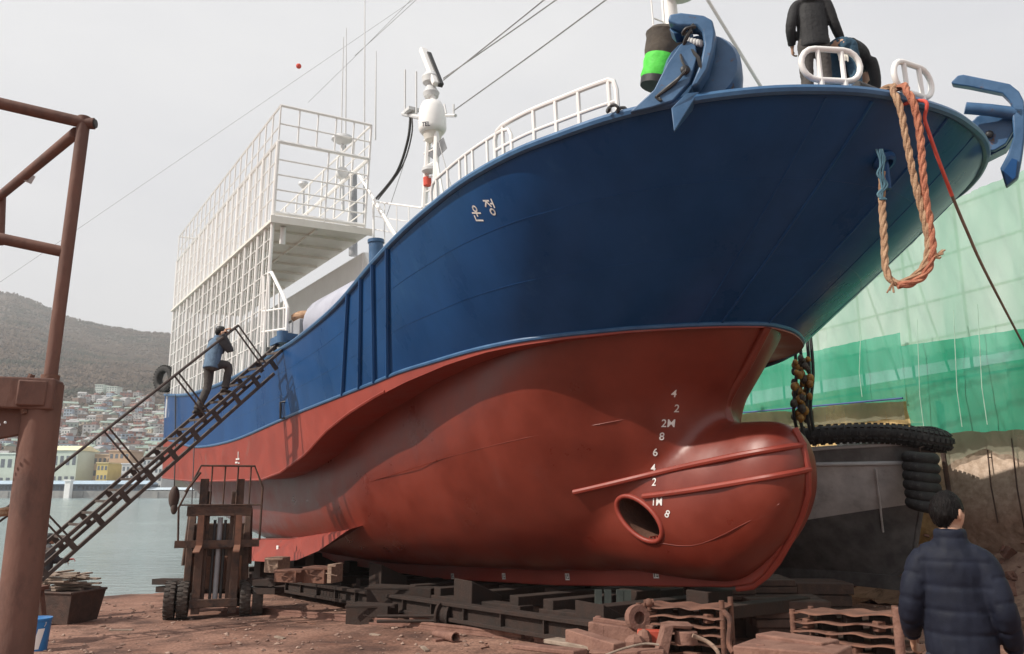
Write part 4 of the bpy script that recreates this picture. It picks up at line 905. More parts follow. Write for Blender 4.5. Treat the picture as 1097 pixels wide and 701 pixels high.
# port anchor, its stock pointing back at the bow
c = on_t(1068, 140, -2.05); Xp = (HB * .35 + (-SBD) * .94).normalized(); npl = -(ray(1068, 140).normalized())
npl = (npl - ZB * npl.dot(ZB) * .8).normalized()
def PP(u, v, o=0):
    r = ray(u, v); k = (c + npl * o - CAM).dot(npl) / r.dot(npl); return CAM + r * k
root = thing('anchor', 'blue anchor with upright fluke hanging off the port bow over the green net', 'anchor', c)
ri_ = min(range(ISTEM, ISTEM + 60), key=lambda i: (L(*rail[i]) - c).length); MB().beam(L(*inset(ri_, .3 * DI, rail[ri_].z + .02)), PP(1062, 146, -.3), .34, .26).build('cradle_arm', m_blue2, root, bevel=.02)
MB().prism([PP(*q, -.08) for q in ((1041, 140), (1040, 134), (1047, 127), (1058, 123), (1070, 122), (1084, 126), (1086, 142), (1078, 156), (1066, 163), (1054, 164), (1050, 150))], npl * .1).build('cradle_plate', m_blue2, root, bevel=.012)
MB().prism([PP(*q, -.45) for q in ((1040, 142), (1058, 124), (1084, 126), (1090, 148), (1078, 165), (1052, 178))], npl * .34).build('cradle_body', m_blue, root, bevel=.02)
MB().prism([PP(*q, 0) for q in ((1020, 92), (1027, 85), (1033, 84), (1082, 94), (1092, 102), (1097, 112), (1098, 126), (1094, 130), (1087, 124), (1082, 112), (1074, 104), (1040, 97), (1021, 94))], npl * .16).build('fluke', m_blue2, root, bevel=.02)
MB().prism([PP(*q, 0) for q in ((1084, 118), (1098, 120), (1098, 150), (1095, 172), (1091, 193), (1078, 203), (1072, 183), (1080, 168), (1086, 150))], npl * .16).build('fluke', m_blue2, root, bevel=.02)
MB().prism([PP(*q, .165) for q in ((1075, 184), (1084, 170), (1090, 172), (1088, 190), (1079, 199))], npl * .02).build('fluke_tip', m_blue, root)
MB().tube([PP(1034, 116, .25), PP(1060, 118, .2), PP(1088, 122, .08)], [.075, .075, .08], 12).build('stock', m_blue2, root)
mb = MB(); mb.ell(PP(1060, 144, .06), .05, .04, .05); mb.build('pin', m_dark, root)
# green and black bucket-like float by the anchor
q0, q1 = PXA(703, 92, -.75), PXA(716, 36, -.75); ax_ = (q1 - q0).normalized(); Ln = (q1 - q0).length
root = thing('net_float', 'bright green and black cylindrical float bag behind the starboard anchor', 'float', q0)
m_gb = M('float_green', (.06, .55, .04), (.1, .68, .08), scale=5, rough=.7, bump=.5, bscale=14); m_kb = M('float_black', (.05, .04, .032), (.09, .075, .06), scale=5, rough=.85, bump=.5, bscale=14)
MB().lathe([(.02, 0), (.17, .02), (.2, Ln * .15), (.19, Ln * .3), (.205, Ln * .42), (.2, Ln * .56)], q0, ax_, 20).build('green_bag', m_gb, root)
MB().lathe([(.2, Ln * .5), (.22, Ln * .62), (.23, Ln * .85), (.25, Ln * .93), (.22, Ln), (.05, Ln * .99)], q0, ax_, 20).build('black_bag', m_kb, root)
MB().lathe([(.05, -.03), (.18, -.02), (.19, .06), (.05, .05)], q0, ax_, 18).build('end_ring', m_dark, root)
# black mooring bits at the rail
for u, lab in ((663, 'small black rope coil on the rail between forecastle rail and anchor'),):
    i = railpt(u); p = L(*inset(i, .05 * DI, rail[i].z + .08)); mb = MB(); mb.tube([p - ZB * .03 + HB * .05 * math.cos(k * .8) + ZB * .04 * math.sin(k * .8) + SBD * .015 * k for k in range(16)], .018, 6); tag(mb.build('rope_coil', m_dark), lab, 'rope coil')

# ropes over the bow
def rope(name, label, pts, r, mat, n=8, strands=True, cat='rope'):
    P = catmull(pts, n); mb = MB()
    if not strands: mb.tube(P, r, 8)
    else:
        D = [];
        for k in range(len(P) - 1):
            m = max(2, int((P[k + 1] - P[k]).length / (r * .7)))
            D += [P[k].lerp(P[k + 1], q / m) for q in range(m)]
        D.append(P[-1]); 
        for s_ in range(3):
            out = []; ln = 0
            for k, p in enumerate(D):
                d = (D[min(k + 1, len(D) - 1)] - D[max(k - 1, 0)]).normalized(); a = d.cross(V((.3, .8, .1))).normalized(); b = d.cross(a)
                if k: ln += (D[k] - D[k - 1]).length
                an = ln / (r * 5.5) * 2 * PI * .5 + s_ * 2 * PI / 3; out.append(p + (a * math.cos(an) + b * math.sin(an)) * r * .5)
            mb.tube(out, [r * (.58 + .16 * mnoise.noise(q * 9 + V((s_, 0, 0)))) for q in out], 6)
    return tag(mb.build(name, mat), label, cat)
bow = L(*rail[railpt(958)])
Yb = bow.y
def rp(u, v, dy): return at(u, v, Yb + dy)
i = railpt(962); inb = L(*inset(i, .9 * DI, rail[i].z + .05))
ri = railpt(950); ro = rail[ri]; e0 = L(*ro)
rope('mooring_rope', 'thick rust orange mooring rope looped over the bow roller, outer right strand', [inb, rp(960, 95, .1), rp(972, 99, -.13), rp(980, 115, -.2), rp(986, 150, -.22), rp(990, 200, -.24), rp(997, 245, -.24), rp(999, 270, -.24), rp(992, 292, -.24), rp(978, 303, -.24), rp(962, 306, -.22)], .036, m_roper)
rope('mooring_rope', 'thick tan mooring rope looped over the bow roller, left strand up to the stem chock', [inb - CR * .2, rp(948, 95, .1), rp(957, 100, -.12), rp(964, 115, -.18), rp(970, 145, -.2), rp(979, 190, -.22), rp(990, 235, -.22), rp(995, 262, -.22), rp(990, 285, -.22), rp(974, 300, -.2), rp(958, 303, -.18), rp(949, 288, -.14), rp(947, 255, -.08), rp(945, 215, .0), rp(945, 185, .02)], .034, m_rope)
mb = MB(); pq = [(941, 160), (947, 172), (942, 186), (948, 198), (943, 208), (946, 214)]
for s_ in range(5): mb.tube(catmull([rp(u + random.uniform(-4, 4), v, -.03) for u, v in pq], 4), .012, 5)
tag(mb.build('rope_end', M('teal_rope', (.03, .09, .13), (.1, .2, .26), rough=.9)), 'frayed teal rope end hanging from the stem chock', 'rope')
mb = MB(); 
for k in range(10): mb.tube([rp(1000, 276, -.24), rp(1004 + random.uniform(0, 9), 270 + random.uniform(-4, 8), -.24 - random.uniform(0, .1))], .008, 4)
for k in range(5): mb.tube([rp(956, 303, -.2), rp(954 + random.uniform(-4, 4), 311 + random.uniform(0, 3), -.2)], .008, 4)
tag(mb.build('frayed_rope_yarn', m_rope), 'frayed yarns sticking out of the hanging mooring rope loop', 'rope yarn')
tail = at(1110, 395, 13.4)
rope('tow_line', 'thin line leaving the bow, bright red near the rail and grey below', [inb + CR * .1, rp(984, 108, -.1), rp(991, 130, -.12), rp(1003, 165, -.1), rp(1020, 210, .1)], .018, m_redrope, strands=False)
rope('tow_line', 'taut grey brown line running from the bow down past the green net', [rp(1020, 210, .1), rp(1036, 248, .5), rp(1060, 300, 1.6), tail], .016, M('grey_line', (.2, .15, .12), (.3, .24, .2), rough=.9), strands=False)
# amber floats hanging behind the bow
root = thing('float_string', 'bunch of amber and black net floats hanging behind the bow above the bulb', 'floats', at(857, 385, 15.5))
m_amb = M('amber_float', (.22, .1, .015), (.34, .17, .03), scale=8, rough=.6); random.seed(9)
for k in range(70):
    u = 856 + random.uniform(-7, 12); v = 384 + k * .95; rr = random.uniform(.05, .085)
    mb = MB(); mb.ell(at(u, v, 15.5 + random.uniform(-.2, .2)), rr, rr, rr * 1.2, nu=8, nv=6); mb.build('float', m_amb if k % 3 else m_kb, root)
mb = MB()
for u in (850, 856, 864, 868): mb.tube(catmull([at(u, 360, 15.5), at(u + 3, 400, 15.5), at(u, 440, 15.4), at(u + 6, 470, 15.5)], 4), .035, 5)
mb.build('float_rope', m_dark, root)

# tyre prototypes
def tyre_mesh(R=.5, wd=.22, lugs=28):
    mb = MB(); prof = [(R * .58, -wd * .42), (R * .62, -wd * .5), (R * .85, -wd * .52), (R * .96, -wd * .44), (R, -wd * .3), (R, wd * .3), (R * .96, wd * .44), (R * .85, wd * .52), (R * .62, wd * .5), (R * .58, wd * .42), (R * .56, 0)]
    n = 40; mb.loft([[V((r * math.cos(2 * PI * k / n), r * math.sin(2 * PI * k / n), z)) for r, z in prof] for k in range(n)], caps=False, closed=True)
    for k in range(lugs):
        a = 2 * PI * k / lugs; Rz = Matrix.Rotation(a, 3, 'Z')
        for s_ in (-1, 1): mb.box(Rz @ V((R * .985, R * .05 * s_, s_ * wd * .27)), (R * .09, R * .11, wd * .44), Rz)
    return mb
def tyre_round(R=.36, wd=.215):
    mb = MB(); n = 48; m = 22; r0 = wd * .56; c0 = R - r0
    mb.loft([[V(((c0 + (r0 * (1 - (.07 if k % 4 == 0 and math.cos(2 * PI * q / m) > .2 else 0))) * math.cos(2 * PI * q / m)) * math.cos(2 * PI * k / n), (c0 + r0 * math.cos(2 * PI * q / m)) * math.sin(2 * PI * k / n), r0 * .98 * math.sin(2 * PI * q / m))) for q in range(m)] for k in range(n)], caps=False, closed=True); return mb
def tyre(label, loc, axis, R, wd, group=None, name='tyre'):
    mb = tyre_round(R, wd) if group else tyre_mesh(R, wd); o = mb.build(name, m_rubber, smooth=50); o.location = loc; o.rotation_euler = V(axis).to_track_quat('Z', 'Y').to_euler()
    return tag(o, label, 'tyre', group)
tyre('worn tyre fender hanging at the ship stern rail above the blue hull', on_t(177, 406, 3.15), SBD * .9 + HB * .5, .46, .26, name='tyre_fender')
mb = MB(); a = on_t(190, 400, 3.1); mb.tube([on_t(188, 423, 3.16), on_t(188, 480, 3.2), on_t(186, 540, 3.3)], .02, 6)
tag(mb.build('hanging_rope', m_dark), 'thin dark rope hanging down the stern quarter, the left one', 'rope')
mb = MB(); mb.tube([on_t(209, 422, 3.2), on_t(208, 480, 3.3), at(203, 600, 19)], .014, 6)
tag(mb.build('hanging_rope', m_dark), 'thin dark rope hanging down the stern quarter, the right one near the forklift', 'rope')
mb = MB(); mb.ell(on_t(186.5, 533, 3.3), .16, .16, .35); mb.ell(on_t(186.5, 545, 3.3), .1, .1, .18)
tag(mb.build('rope_bundle', m_rustd), 'dark frayed bundle at the end of the left stern rope', 'rope bundle')

# ------------------------------------------------------------------ second boat with tyres
bc = V((7.45, 15.4, 0)); gb = gz(bc.x, bc.y)
HB2 = V((HB.x, HB.y, 0)).normalized(); SB2 = V((-HB2.y * -1, -HB2.x, 0)); SB2 = V((-math.cos(AZ), -math.sin(AZ), 0))
boat = thing('work_boat', 'battered dark grey work boat with tyre fenders on its bow beside the wall', 'boat', bc)
def Bt(s, t, z): return bc + HB2 * s + SB2 * t + UPZ * z
def pxb(u, v, t=0):
    r = ray(u, v); k = ((bc - CAM).dot(SB2) + t) / r.dot(SB2); p = CAM + r * k; return (p - bc).dot(HB2), p.z
zk0 = pxb(945, 621)[1]; zs = pxb(985, 482)[1]; zr = pxb(972, 497)[1]
sk, st = 0.0, pxb(1000, 480)[0]
st = max(.6, min(1.6, st))
BST = [(-9, 1.75, 1.7, 1.2), (-6, 1.75, 1.72, 1.25), (-4, 1.7, 1.7, 1.15), (-2.4, 1.5, 1.5, .9), (-1.2, 1.05, 1.05, .55), (-.4, .55, .55, .26), (0, .04, .04, .03)]
def rows_b(fn): return [[fn(s, tr, tm, tc_, j) for j in range(9)] for s, tr, tm, tc_ in BST]
zc = zk0 + .85
def rk(z):
    q = max(0, 1 - (z - zk0) / .5); return (st * ((z - zk0) / (zs - zk0)) ** 1.3 if z > zk0 else 0) - .5 * q * q
def fbk(s): return max(0, min(1, (s + 3) / 3))
def sec(s, tr, tm, tc_, z):
    zq = zcs(s); f_ = (z - zq) / (zr - zq); t = tc_ * 1.0 + (tm - tc_) * max(0, min(1, f_)) ** .8 if z >= zq else .03 + (tc_ - .03) * max(0, (z - zk0) / (zq - zk0))
    return Bt(s + rk(z) * fbk(s), t, z), Bt(s + rk(z) * fbk(s), -t, z)
def zcs(s): return max(zk0 + .12, zk0 + 1.45 + .2 * s)
def shr(s): return .085 * max(s, -6)
for nm, z0, z1, mt in (('hull_bottom', zk0, zc, m_boatd), ('hull_side', zc, zr, m_boat), ('bulwark', zr, zs + .12, m_boatd)):
    mb = MB()
    for sd_ in (0, 1): mb.grid([[(lambda a_, b_: sec(s, tr, tm, tc_, a_ + (b_ - a_) * j / 6))(zcs(s) if nm == 'hull_side' else z0, zcs(s) if nm == 'hull_bottom' else z1 + (shr(s) * .6 if nm == 'bulwark' else 0))[sd_] for j in range(7)] for s, tr, tm, tc_ in [(lambda a, b, q: tuple(x + (y - x) * q for x, y in zip(a, b)))(BST[i], BST[i + 1], k / 4) for i in range(len(BST) - 1) for k in range(4)] + [BST[-1]]])
    mb.build(nm, mt, boat, smooth=50)
mb = MB(); mb.grid([[sec(s, tr, tm, tc_, zs - .2)[0], sec(s, tr, tm, tc_, zs - .2)[1]] for s, tr, tm, tc_ in BST]); mb.build('deck', m_grey, boat)
mb = MB(); mb.tube([sec(*b, zr)[0] + SB2 * .03 for b in BST], .04, 8); mb.build('rubbing_strake', m_ltgrey, boat); mb = MB(); mb.tube([sec(*b, zr)[1] for b in BST], .045, 8); mb.build('rubbing_strake', m_ltgrey, boat)
mb = MB(); mb.tube([sec(*b, zs + .12 + shr(b[0]) * .6)[0] for b in BST], .04, 8); mb.build('gunwale', m_ltgrey, boat); mb = MB(); mb.tube([sec(*b, zs + .12 + shr(b[0]) * .6)[1] for b in BST], .04, 8); mb.build('gunwale', m_ltgrey, boat)
mb = MB(); mb.tube([Bt(rk(zk0 + (zs + .15 - zk0) * k / 8), 0, zk0 + (zs + .15 - zk0) * k / 8) for k in range(9)], .05, 8); mb.build('stem_bar', m_boatd, boat)
mb = MB(); mb.tube([sec(-.55, .7, .7, .35, zr - .1)[0], sec(-.5, .7, .7, .35, zk0 + .9)[0]], .02, 6); mb.build('hull_seam', m_boat, boat)
mb = MB(); mb.prism([Bt(-8.5, -.08, zk0 - .16), Bt(-.2, -.08, zk0 - .16), Bt(.02, -.08, zk0 + .1), Bt(-8.5, -.08, zk0 + .05)], SB2 * .16); mb.build('keel', m_boatd, boat)
# ribbed rubber fender wrapping the bow (one moulded strip of tyre tread)
def fend(sgn): return [sec(s, tr, tm, tc_, zs + .17 + .14 * (1 - ((s + 1.1) / 1.5) ** 2))[0 if sgn > 0 else 1] + SB2 * .05 * sgn for s, tr, tm, tc_ in BST[3:-1]]
path = catmull(fend(1) + [Bt(st + .16, .0, zs + .12)] + list(reversed(fend(-1))), 10)
mb = MB(); mb.tube(path, .17, 14)
D = []
for k in range(len(path) - 1):
    m = max(1, int((path[k + 1] - path[k]).length / .12)); D += [path[k].lerp(path[k + 1], q / m) for q in range(m)]
for k in range(1, len(D) - 1):
    d = (D[k + 1] - D[k - 1]).normalized(); side = d.cross(UPZ).normalized(); u_ = side.cross(d)
    for a in range(7):
        an = -PI * .75 + a * PI * .25; 
        mb.beam(D[k] + (side * math.cos(an) + u_ * math.sin(an)) * .17 - d * .03, D[k] + (side * math.cos(an) + u_ * math.sin(an)) * .17 + d * .035, .08, .05, (side * math.cos(an) + u_ * math.sin(an)))
mb.build('bow_fender', m_rubber, boat, smooth=35)
nmz = ['topmost', 'second from the top', 'third from the top', 'third from the bottom', 'second from the bottom', 'bottom']
stk = V((bc.x, bc.y, 0)); s_top = at(986, 489, Bt(st, 0, 0).y - .35)
for k in range(6):
    u = 986 + k * .6 + (1.2 if k > 3 else 0); v = 491 + k * 10.0; p = at(u, v, s_top.y - .02 * k)
    tyre('black tyre, %s in the stack hung from the grey boat' % nmz[k], p, (0.06 + .02 * k, -.10 - (.02 * k), 1), .315, .2, 'tyres stacked at the grey boat bow')
mb = MB(); mb.tube([Bt(st, 0, zs + .1), s_top + UPZ * .15, s_top - UPZ * .9], .02, 6); tag(mb.build('chain', m_rustd), 'rusty chain holding the tyre stack on the grey boat bow', 'chain')

# ------------------------------------------------------------------ slipway: rails, cradles, blocks
def gpt(u, v, dz=0.0): p = ground_at(u, v); return p + V((0, 0, dz))
def rail_line(name, label, pix, w=.07, h=.1):
    mb = MB()
    pts = [gpt(*q) for q in pix]
    for a, b in zip(pts, pts[1:]): mb.beam(a + V((0, 0, h * .5)), b + V((0, 0, h * .5)), w, h * .5); mb.beam(a + V((0, 0, .012)), b + V((0, 0, .012)), w * 2, .03); mb.beam(a + V((0, 0, h * .9)), b + V((0, 0, h * .9)), w * 1.25, h * .35)
    return tag(mb.build(name, m_rustp, bevel=.005), label, 'rail')
rail_line('slipway_rail', 'rusty slipway rail nearest the viewer, running to the pipe stub', [(280, 657), (440, 672), (560, 686)])
rail_line('slipway_rail', 'rusty slipway rail in the shade just under the cradle', [(440, 666), (530, 675), (616, 684), (700, 694)])
rail_line('slipway_rail', 'short rusty length of rail lying beside the planks', [(574, 690), (624, 697)])
mb = MB(); a = gpt(465, 684); b = gpt(488, 689); mb.loft([[p + (V((0, 0, 1)) * math.sin(2 * PI * k / 14) + (b - a).cross(UPZ).normalized() * math.cos(2 * PI * k / 14)) * r + V((0, 0, .075)) for k in range(14)] for p, r in ((a, .045), (b, .075), (b, .06), (a, .035))], caps=False); mb.box(a.lerp(b, .5) + V((0, 0, .01)), (.34, .12, .05), Matrix.Rotation(.5, 3, 'Z'))
tag(mb.build('pipe_stub', m_rustp), 'short pink rusty pipe stub lying on the earth beside the rail', 'pipe')
Zg = UPZ
def Sg(s, t, dz): 
    p = L(s, t, 0); return V((p.x, p.y, gz(p.x, p.y) + dz))
Rk = Matrix((HB, V((SB0.x, SB0.y, 0)), UPZ)).transposed()
def cradle(s0, s1, label):
    root = thing('slipway_cradle', label, 'cradle', Sg((s0 + s1) / 2, 0, 0)); sm = (s0 + s1) / 2; ln = s1 - s0
    tops = []
    for t in (-1.25, 1.25):
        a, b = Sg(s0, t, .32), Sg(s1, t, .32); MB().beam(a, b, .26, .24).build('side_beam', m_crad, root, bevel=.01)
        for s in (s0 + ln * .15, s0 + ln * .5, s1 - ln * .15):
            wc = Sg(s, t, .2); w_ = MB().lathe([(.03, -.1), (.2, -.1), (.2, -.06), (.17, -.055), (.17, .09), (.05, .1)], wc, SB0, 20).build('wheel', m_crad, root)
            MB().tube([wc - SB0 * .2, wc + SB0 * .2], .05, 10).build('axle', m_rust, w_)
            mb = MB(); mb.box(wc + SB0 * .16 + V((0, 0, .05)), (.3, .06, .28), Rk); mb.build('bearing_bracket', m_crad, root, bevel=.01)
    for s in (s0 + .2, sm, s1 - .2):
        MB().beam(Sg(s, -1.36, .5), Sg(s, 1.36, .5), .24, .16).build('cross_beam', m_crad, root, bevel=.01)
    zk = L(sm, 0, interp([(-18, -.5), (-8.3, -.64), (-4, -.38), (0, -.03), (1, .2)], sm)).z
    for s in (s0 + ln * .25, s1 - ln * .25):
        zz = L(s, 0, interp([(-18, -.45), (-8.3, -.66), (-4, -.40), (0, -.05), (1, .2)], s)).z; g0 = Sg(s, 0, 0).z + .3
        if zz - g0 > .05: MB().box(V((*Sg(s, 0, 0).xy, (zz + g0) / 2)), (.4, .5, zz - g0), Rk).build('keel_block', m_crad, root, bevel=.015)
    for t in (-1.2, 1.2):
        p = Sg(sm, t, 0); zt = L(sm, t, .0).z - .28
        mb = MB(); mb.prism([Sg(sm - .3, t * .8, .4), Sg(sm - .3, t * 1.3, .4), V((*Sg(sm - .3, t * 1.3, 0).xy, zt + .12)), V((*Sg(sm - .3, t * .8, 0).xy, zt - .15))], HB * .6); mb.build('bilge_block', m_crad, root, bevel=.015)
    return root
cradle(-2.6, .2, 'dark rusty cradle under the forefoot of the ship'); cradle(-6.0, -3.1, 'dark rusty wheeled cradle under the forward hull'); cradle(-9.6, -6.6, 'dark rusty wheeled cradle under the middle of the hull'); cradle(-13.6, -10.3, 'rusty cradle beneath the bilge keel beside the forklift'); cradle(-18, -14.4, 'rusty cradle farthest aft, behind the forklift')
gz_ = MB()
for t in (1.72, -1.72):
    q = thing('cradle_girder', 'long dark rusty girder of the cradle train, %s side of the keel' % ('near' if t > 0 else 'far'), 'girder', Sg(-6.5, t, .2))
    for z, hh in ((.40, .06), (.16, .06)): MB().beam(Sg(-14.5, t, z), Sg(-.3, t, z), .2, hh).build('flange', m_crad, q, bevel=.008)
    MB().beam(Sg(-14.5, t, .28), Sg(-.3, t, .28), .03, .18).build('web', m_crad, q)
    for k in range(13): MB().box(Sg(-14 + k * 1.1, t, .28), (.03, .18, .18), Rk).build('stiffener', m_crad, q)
random.seed(77)
for k, (u, v, kind) in enumerate(((300, 684, 0), (352, 692, 1), (402, 681, 0), (520, 694, 2), (540, 682, 0), (238, 690, 1), (455, 696, 0), (328, 668, 2), (130, 676, 0), (165, 655, 1))):
    c = gpt(u, v); an = random.uniform(0, 3); R_ = Matrix.Rotation(an, 3, 'Z'); mb = MB()
    if kind == 0: mb.box(c + V((0, 0, .012)), (random.uniform(.2, .4), .06, .024), R_); nm, lab, ct, mt = 'wood_offcut', 'small wood offcut lying on the reddish earth', 'wood offcut', m_plank
    elif kind == 1: mb.prism([c + R_ @ V(q) + V((0, 0, .004)) for q in ((-.12, -.08, 0), (.1, -.1, 0), (.14, .05, 0), (-.02, .11, 0), (-.15, .04, 0))], (0, 0, .012)); nm, lab, ct, mt = 'steel_scrap', 'flat rusty steel scrap lying on the reddish earth', 'scrap', m_rust
    else: mb.tube([c + R_ @ V((-.25 + .05 * q, .04 * math.sin(q * .9), .012)) for q in range(11)], .01, 6); nm, lab, ct, mt = 'wire_piece', 'short bent rusty wire lying on the reddish earth', 'wire', m_rust
    tag(mb.build(nm, mt), lab, ct, {0: 'wood offcuts on the earth', 1: 'steel scraps on the earth', 2: 'wire pieces on the earth'}[kind])
# timber packs visible on the cradle right of the forklift
def blockthing(name, label, cat, c, size, rot, mat, extra=None):
    mb = MB(); mb.box(c, size, Matrix.Rotation(rot, 3, 'Z'))
    if extra: extra(mb)
    return tag(mb.build(name, mat, bevel=.012), label, cat)
az = math.atan2(HB.y, HB.x)
Yc = 15.6
for (u0, v0, u1, v1, dY, mat, lab) in ((298, 610, 326, 623, 0, m_rust, 'rusty steel box on the cradle, left of the pair'), (328, 607, 356, 624, .1, m_rust, 'rusty steel box on the cradle, right of the pair'), (288, 597, 306, 613, .6, m_wood, 'brown wedge block standing under the bilge keel'), (356, 604, 362, 624, .0, m_wood, 'upright timber chock beside the steel boxes'), (373, 647, 424, 667, -1.2, m_crad, 'low rusty girder box lying along the near rail'), (393, 628, 470, 648, -.6, m_crad, 'long dusty timber baulk on the cradle side')):
    yy = Yc + dY
    if v0 > 620: yy = ground_at((u0 + u1) / 2, 667 if v0 > 640 else 661).y; v1 = 667 if v0 > 640 else 661
    a, b = at(u0, v1, yy), at(u1, v0, yy); c = (a + b) / 2
    if v0 > 620: a.z = gz(c.x, c.y) - .03; c = (a + b) / 2
    def ex(mb, a=a, b=b, c=c):
        mb.tube([c + V((-.12, -.26, .02)), c + V((.1, -.26, -.03))], .012, 5); mb.box(c + V((0, -.24, (b.z - a.z) * .5 - .02)), (b.x - a.x + .04, .05, .04))
    blockthing('cradle_block', lab, 'block', c, (b.x - a.x, .4, b.z - a.z), -.35, mat, ex)
mb = MB(); a, b = at(168, 623, 18.5), at(300, 624, 16.5); mb.beam(a, b, .25, .12); mb.beam(a + V((.1, 0, -.16)), b + V((0, 0, -.16)), .25, .12)
tag(mb.build('launching_beam', m_crad), 'pair of flat rusty beams lying across behind the forklift', 'beam')
# rollers and wheel guards in the shade
for u, v, lab in ((551, 660, 'rusty cable sheave standing at the cradle end'), (478, 660, 'dark rusty roller bracket below the hull')):
    p = at(u, v, 14.0); mb = MB(); mb.lathe([(.06, -.12), (.22, -.12), (.22, -.08), (.16, -.06), (.16, .06), (.22, .08), (.22, .12), (.06, .12)], p, (.9, -.4, 0), 20); mb.box(p - V((0, 0, .16)), (.5, .3, .1), Rk); mb.tube([p - V((.2, 0, 0)), p - V((1.2, -.3, .05))], .03, 6); mb.tube([p - V((.2, 0, .08)), p - V((1.2, -.3, .13))], .03, 6)
    tag(mb.build('cable_sheave', m_crad), lab, 'sheave')

# rusty slatted racks on the right
def rack(label, pixl, pixr, vtop, slats, Y, dY):
    a = at(pixl, 705, Y); b = at(pixr, 705, Y + dY); ga = gz(a.x, a.y); gb_ = gz(b.x, b.y); a.z = ga; b.z = gb_
    za = at(pixl, vtop, Y).z; zb = at(pixr, vtop + 4, Y + dY).z
    root = thing('plate_rack', label, 'rack', a); d = (b - a); d.z = 0; L_ = d.length; d.normalize(); nrm = V((-d.y, d.x, 0))
    for k in range(slats):
        f_ = k / (slats - 1); z0 = za - (za - ga - .14) * f_; z1 = zb - (zb - gb_ - .14) * f_; rows = [[], [], [], []]
        for i in range(41):
            q = i / 40; w_ = .010 * math.sin(q * 17 + k * 2.1) * (1 if .08 < q < .92 else .2) + .012 * mnoise.noise(V((q * 6, k, 1))); p = V((a.x, a.y, 0)) + d * (L_ * q) + V((0, 0, z0 + (z1 - z0) * q + w_)); dep = .42 + .06 * mnoise.noise(V((q * 4, k * 3, 2)))
            for r_i, (o, zz) in enumerate(((-.03 + .03 * mnoise.noise(V((q * 7, k * 5, 0))), 0), (-.02, .016), (dep, .018), (dep, 0))): rows[r_i].append(p + nrm * o + V((0, 0, zz)))
        mb = MB(); mb.grid(rows + [rows[0]]); mb.build('slat', m_rust, root, smooth=30)
    for q in (.02, .98):
        for o in (.0, .36):
            p = V((a.x, a.y, 0)) + d * L_ * q + nrm * o; z = za + (zb - za) * q; MB().tube([p + V((0, 0, ga - .05)), p + V((0, 0, z + (.1 if q > .5 else .04)))], .03, 10).build('post', m_rust, root)
    for q in (.28, .52, .77):
        mb = MB(); p = V((a.x, a.y, 0)) + d * L_ * q + nrm * .16; z = za + (zb - za) * q; mb.beam(p + V((0, 0, ga)), p + V((0, 0, z - .02)), .16, .12); mb.build('spacer', m_crad, root)  # spacers widened and coloured dark to stand for shade between the slats
    for k in range(4): 
        q = .15 + k * .22; p = V((a.x, a.y, 0)) + d * L_ * q + nrm * .05; MB().box(p + V((0, 0, za + (zb - za) * q - .1 - .12 * (k % 3))), (.1, .08, .1), Matrix.Rotation(.3, 3, 'Z')).build('lug', m_rust, root, bevel=.012)
    return root, a, b, za, zb
rt, a, b, za, zb = rack('rusty rack of wavy steel plates with a ring, left of two', 684, 778, 650, 7, 9.6, -.5)
mb = MB(); p = at(683, 662, 9.5); mb.lathe([(.07, -.05), (.14, -.05), (.15, 0), (.14, .05), (.07, .05), (.07, -.05)], p, (.35, -.9, .1), 20); mb.build('ring', m_rustp, rt)
mb = MB(); mb.ell(at(695, 646, 9.5), .05, .05, .05); mb.tube([at(690, 646, 9.5), at(700, 645, 9.5)], .035, 8); mb.build('valve', m_rust, rt)
mb = MB(); mb.tube(catmull([at(775, 655, 8.95), at(782, 665, 8.9), at(781, 690, 8.9), at(786, 700, 8.8)], 5), .03, 8); mb.build('bent_pipe', m_rust, rt)
rack('rusty rack of wavy steel plates nearest the man in navy', 850, 966, 657, 7, 8.9, -.9)
mb = MB(); mb.tube([at(961, 651, 7.95), at(966, 715, 7.95)], .045, 10); tag(mb.build('rack_post', m_rustp), 'tall pink rusty pipe post at the man\'s left hand', 'post')
# timbers, box, angled plate, hoses in the right foreground
def baulk(label, p0, p1, w, h, mat=m_wood, name='timber_baulk', cat='timber'):
    mb = MB(); mb.beam(p0, p1, w, h); return tag(mb.build(name, mat, bevel=.012), label, cat)
baulk('squared brown timber baulk with its pale end to the left, beside the planks', at(612, 681, 9.6), at(664, 697, 8.8), .17, .15, m_rustp)
baulk('pale flat plank at the bottom edge, left of the timber baulk', at(556, 692, 9.6), at(622, 699, 8.7), .2, .05, m_rustp, 'plank', 'plank')
baulk('second pale flat plank lying under the first by the baulk', at(590, 686, 9.9), at(640, 694, 9.2), .22, .05, m_plank, 'plank', 'plank')
baulk('pale plank sticking out towards the racks at the bottom edge', at(632, 700, 8.9), at(712, 699, 8.7), .2, .06, m_rustp, 'plank', 'plank')
mb = MB(); a, b = at(636, 675, 9.9), at(700, 685, 9.5); mb.beam(a, b, .3, .22); mb.beam(a + V((0, -.05, .13)), b + V((0, -.05, .13)), .06, .05); mb.tube([at(641, 672, 9.9), at(641, 660, 9.9)], .04, 10); mb.box(at(648, 684, 9.7), (.07, .07, .3))
tag(mb.build('steel_channel', m_rustp, bevel=.01), 'pink dusty steel channel with a small stub post on top', 'channel')
mb = MB(); a, b = at(683, 678, 9.3), at(710, 688, 9.3); mb.box((a + b) / 2, (b.x - a.x, .12, .16), Matrix.Rotation(-.2, 3, 'Z'))
tag(mb.build('red_block', M('fresh_red_block', (.4, .06, .035), (.48, .09, .05), rough=.6), bevel=.01), 'small bright red painted block in front of the left rack', 'block')
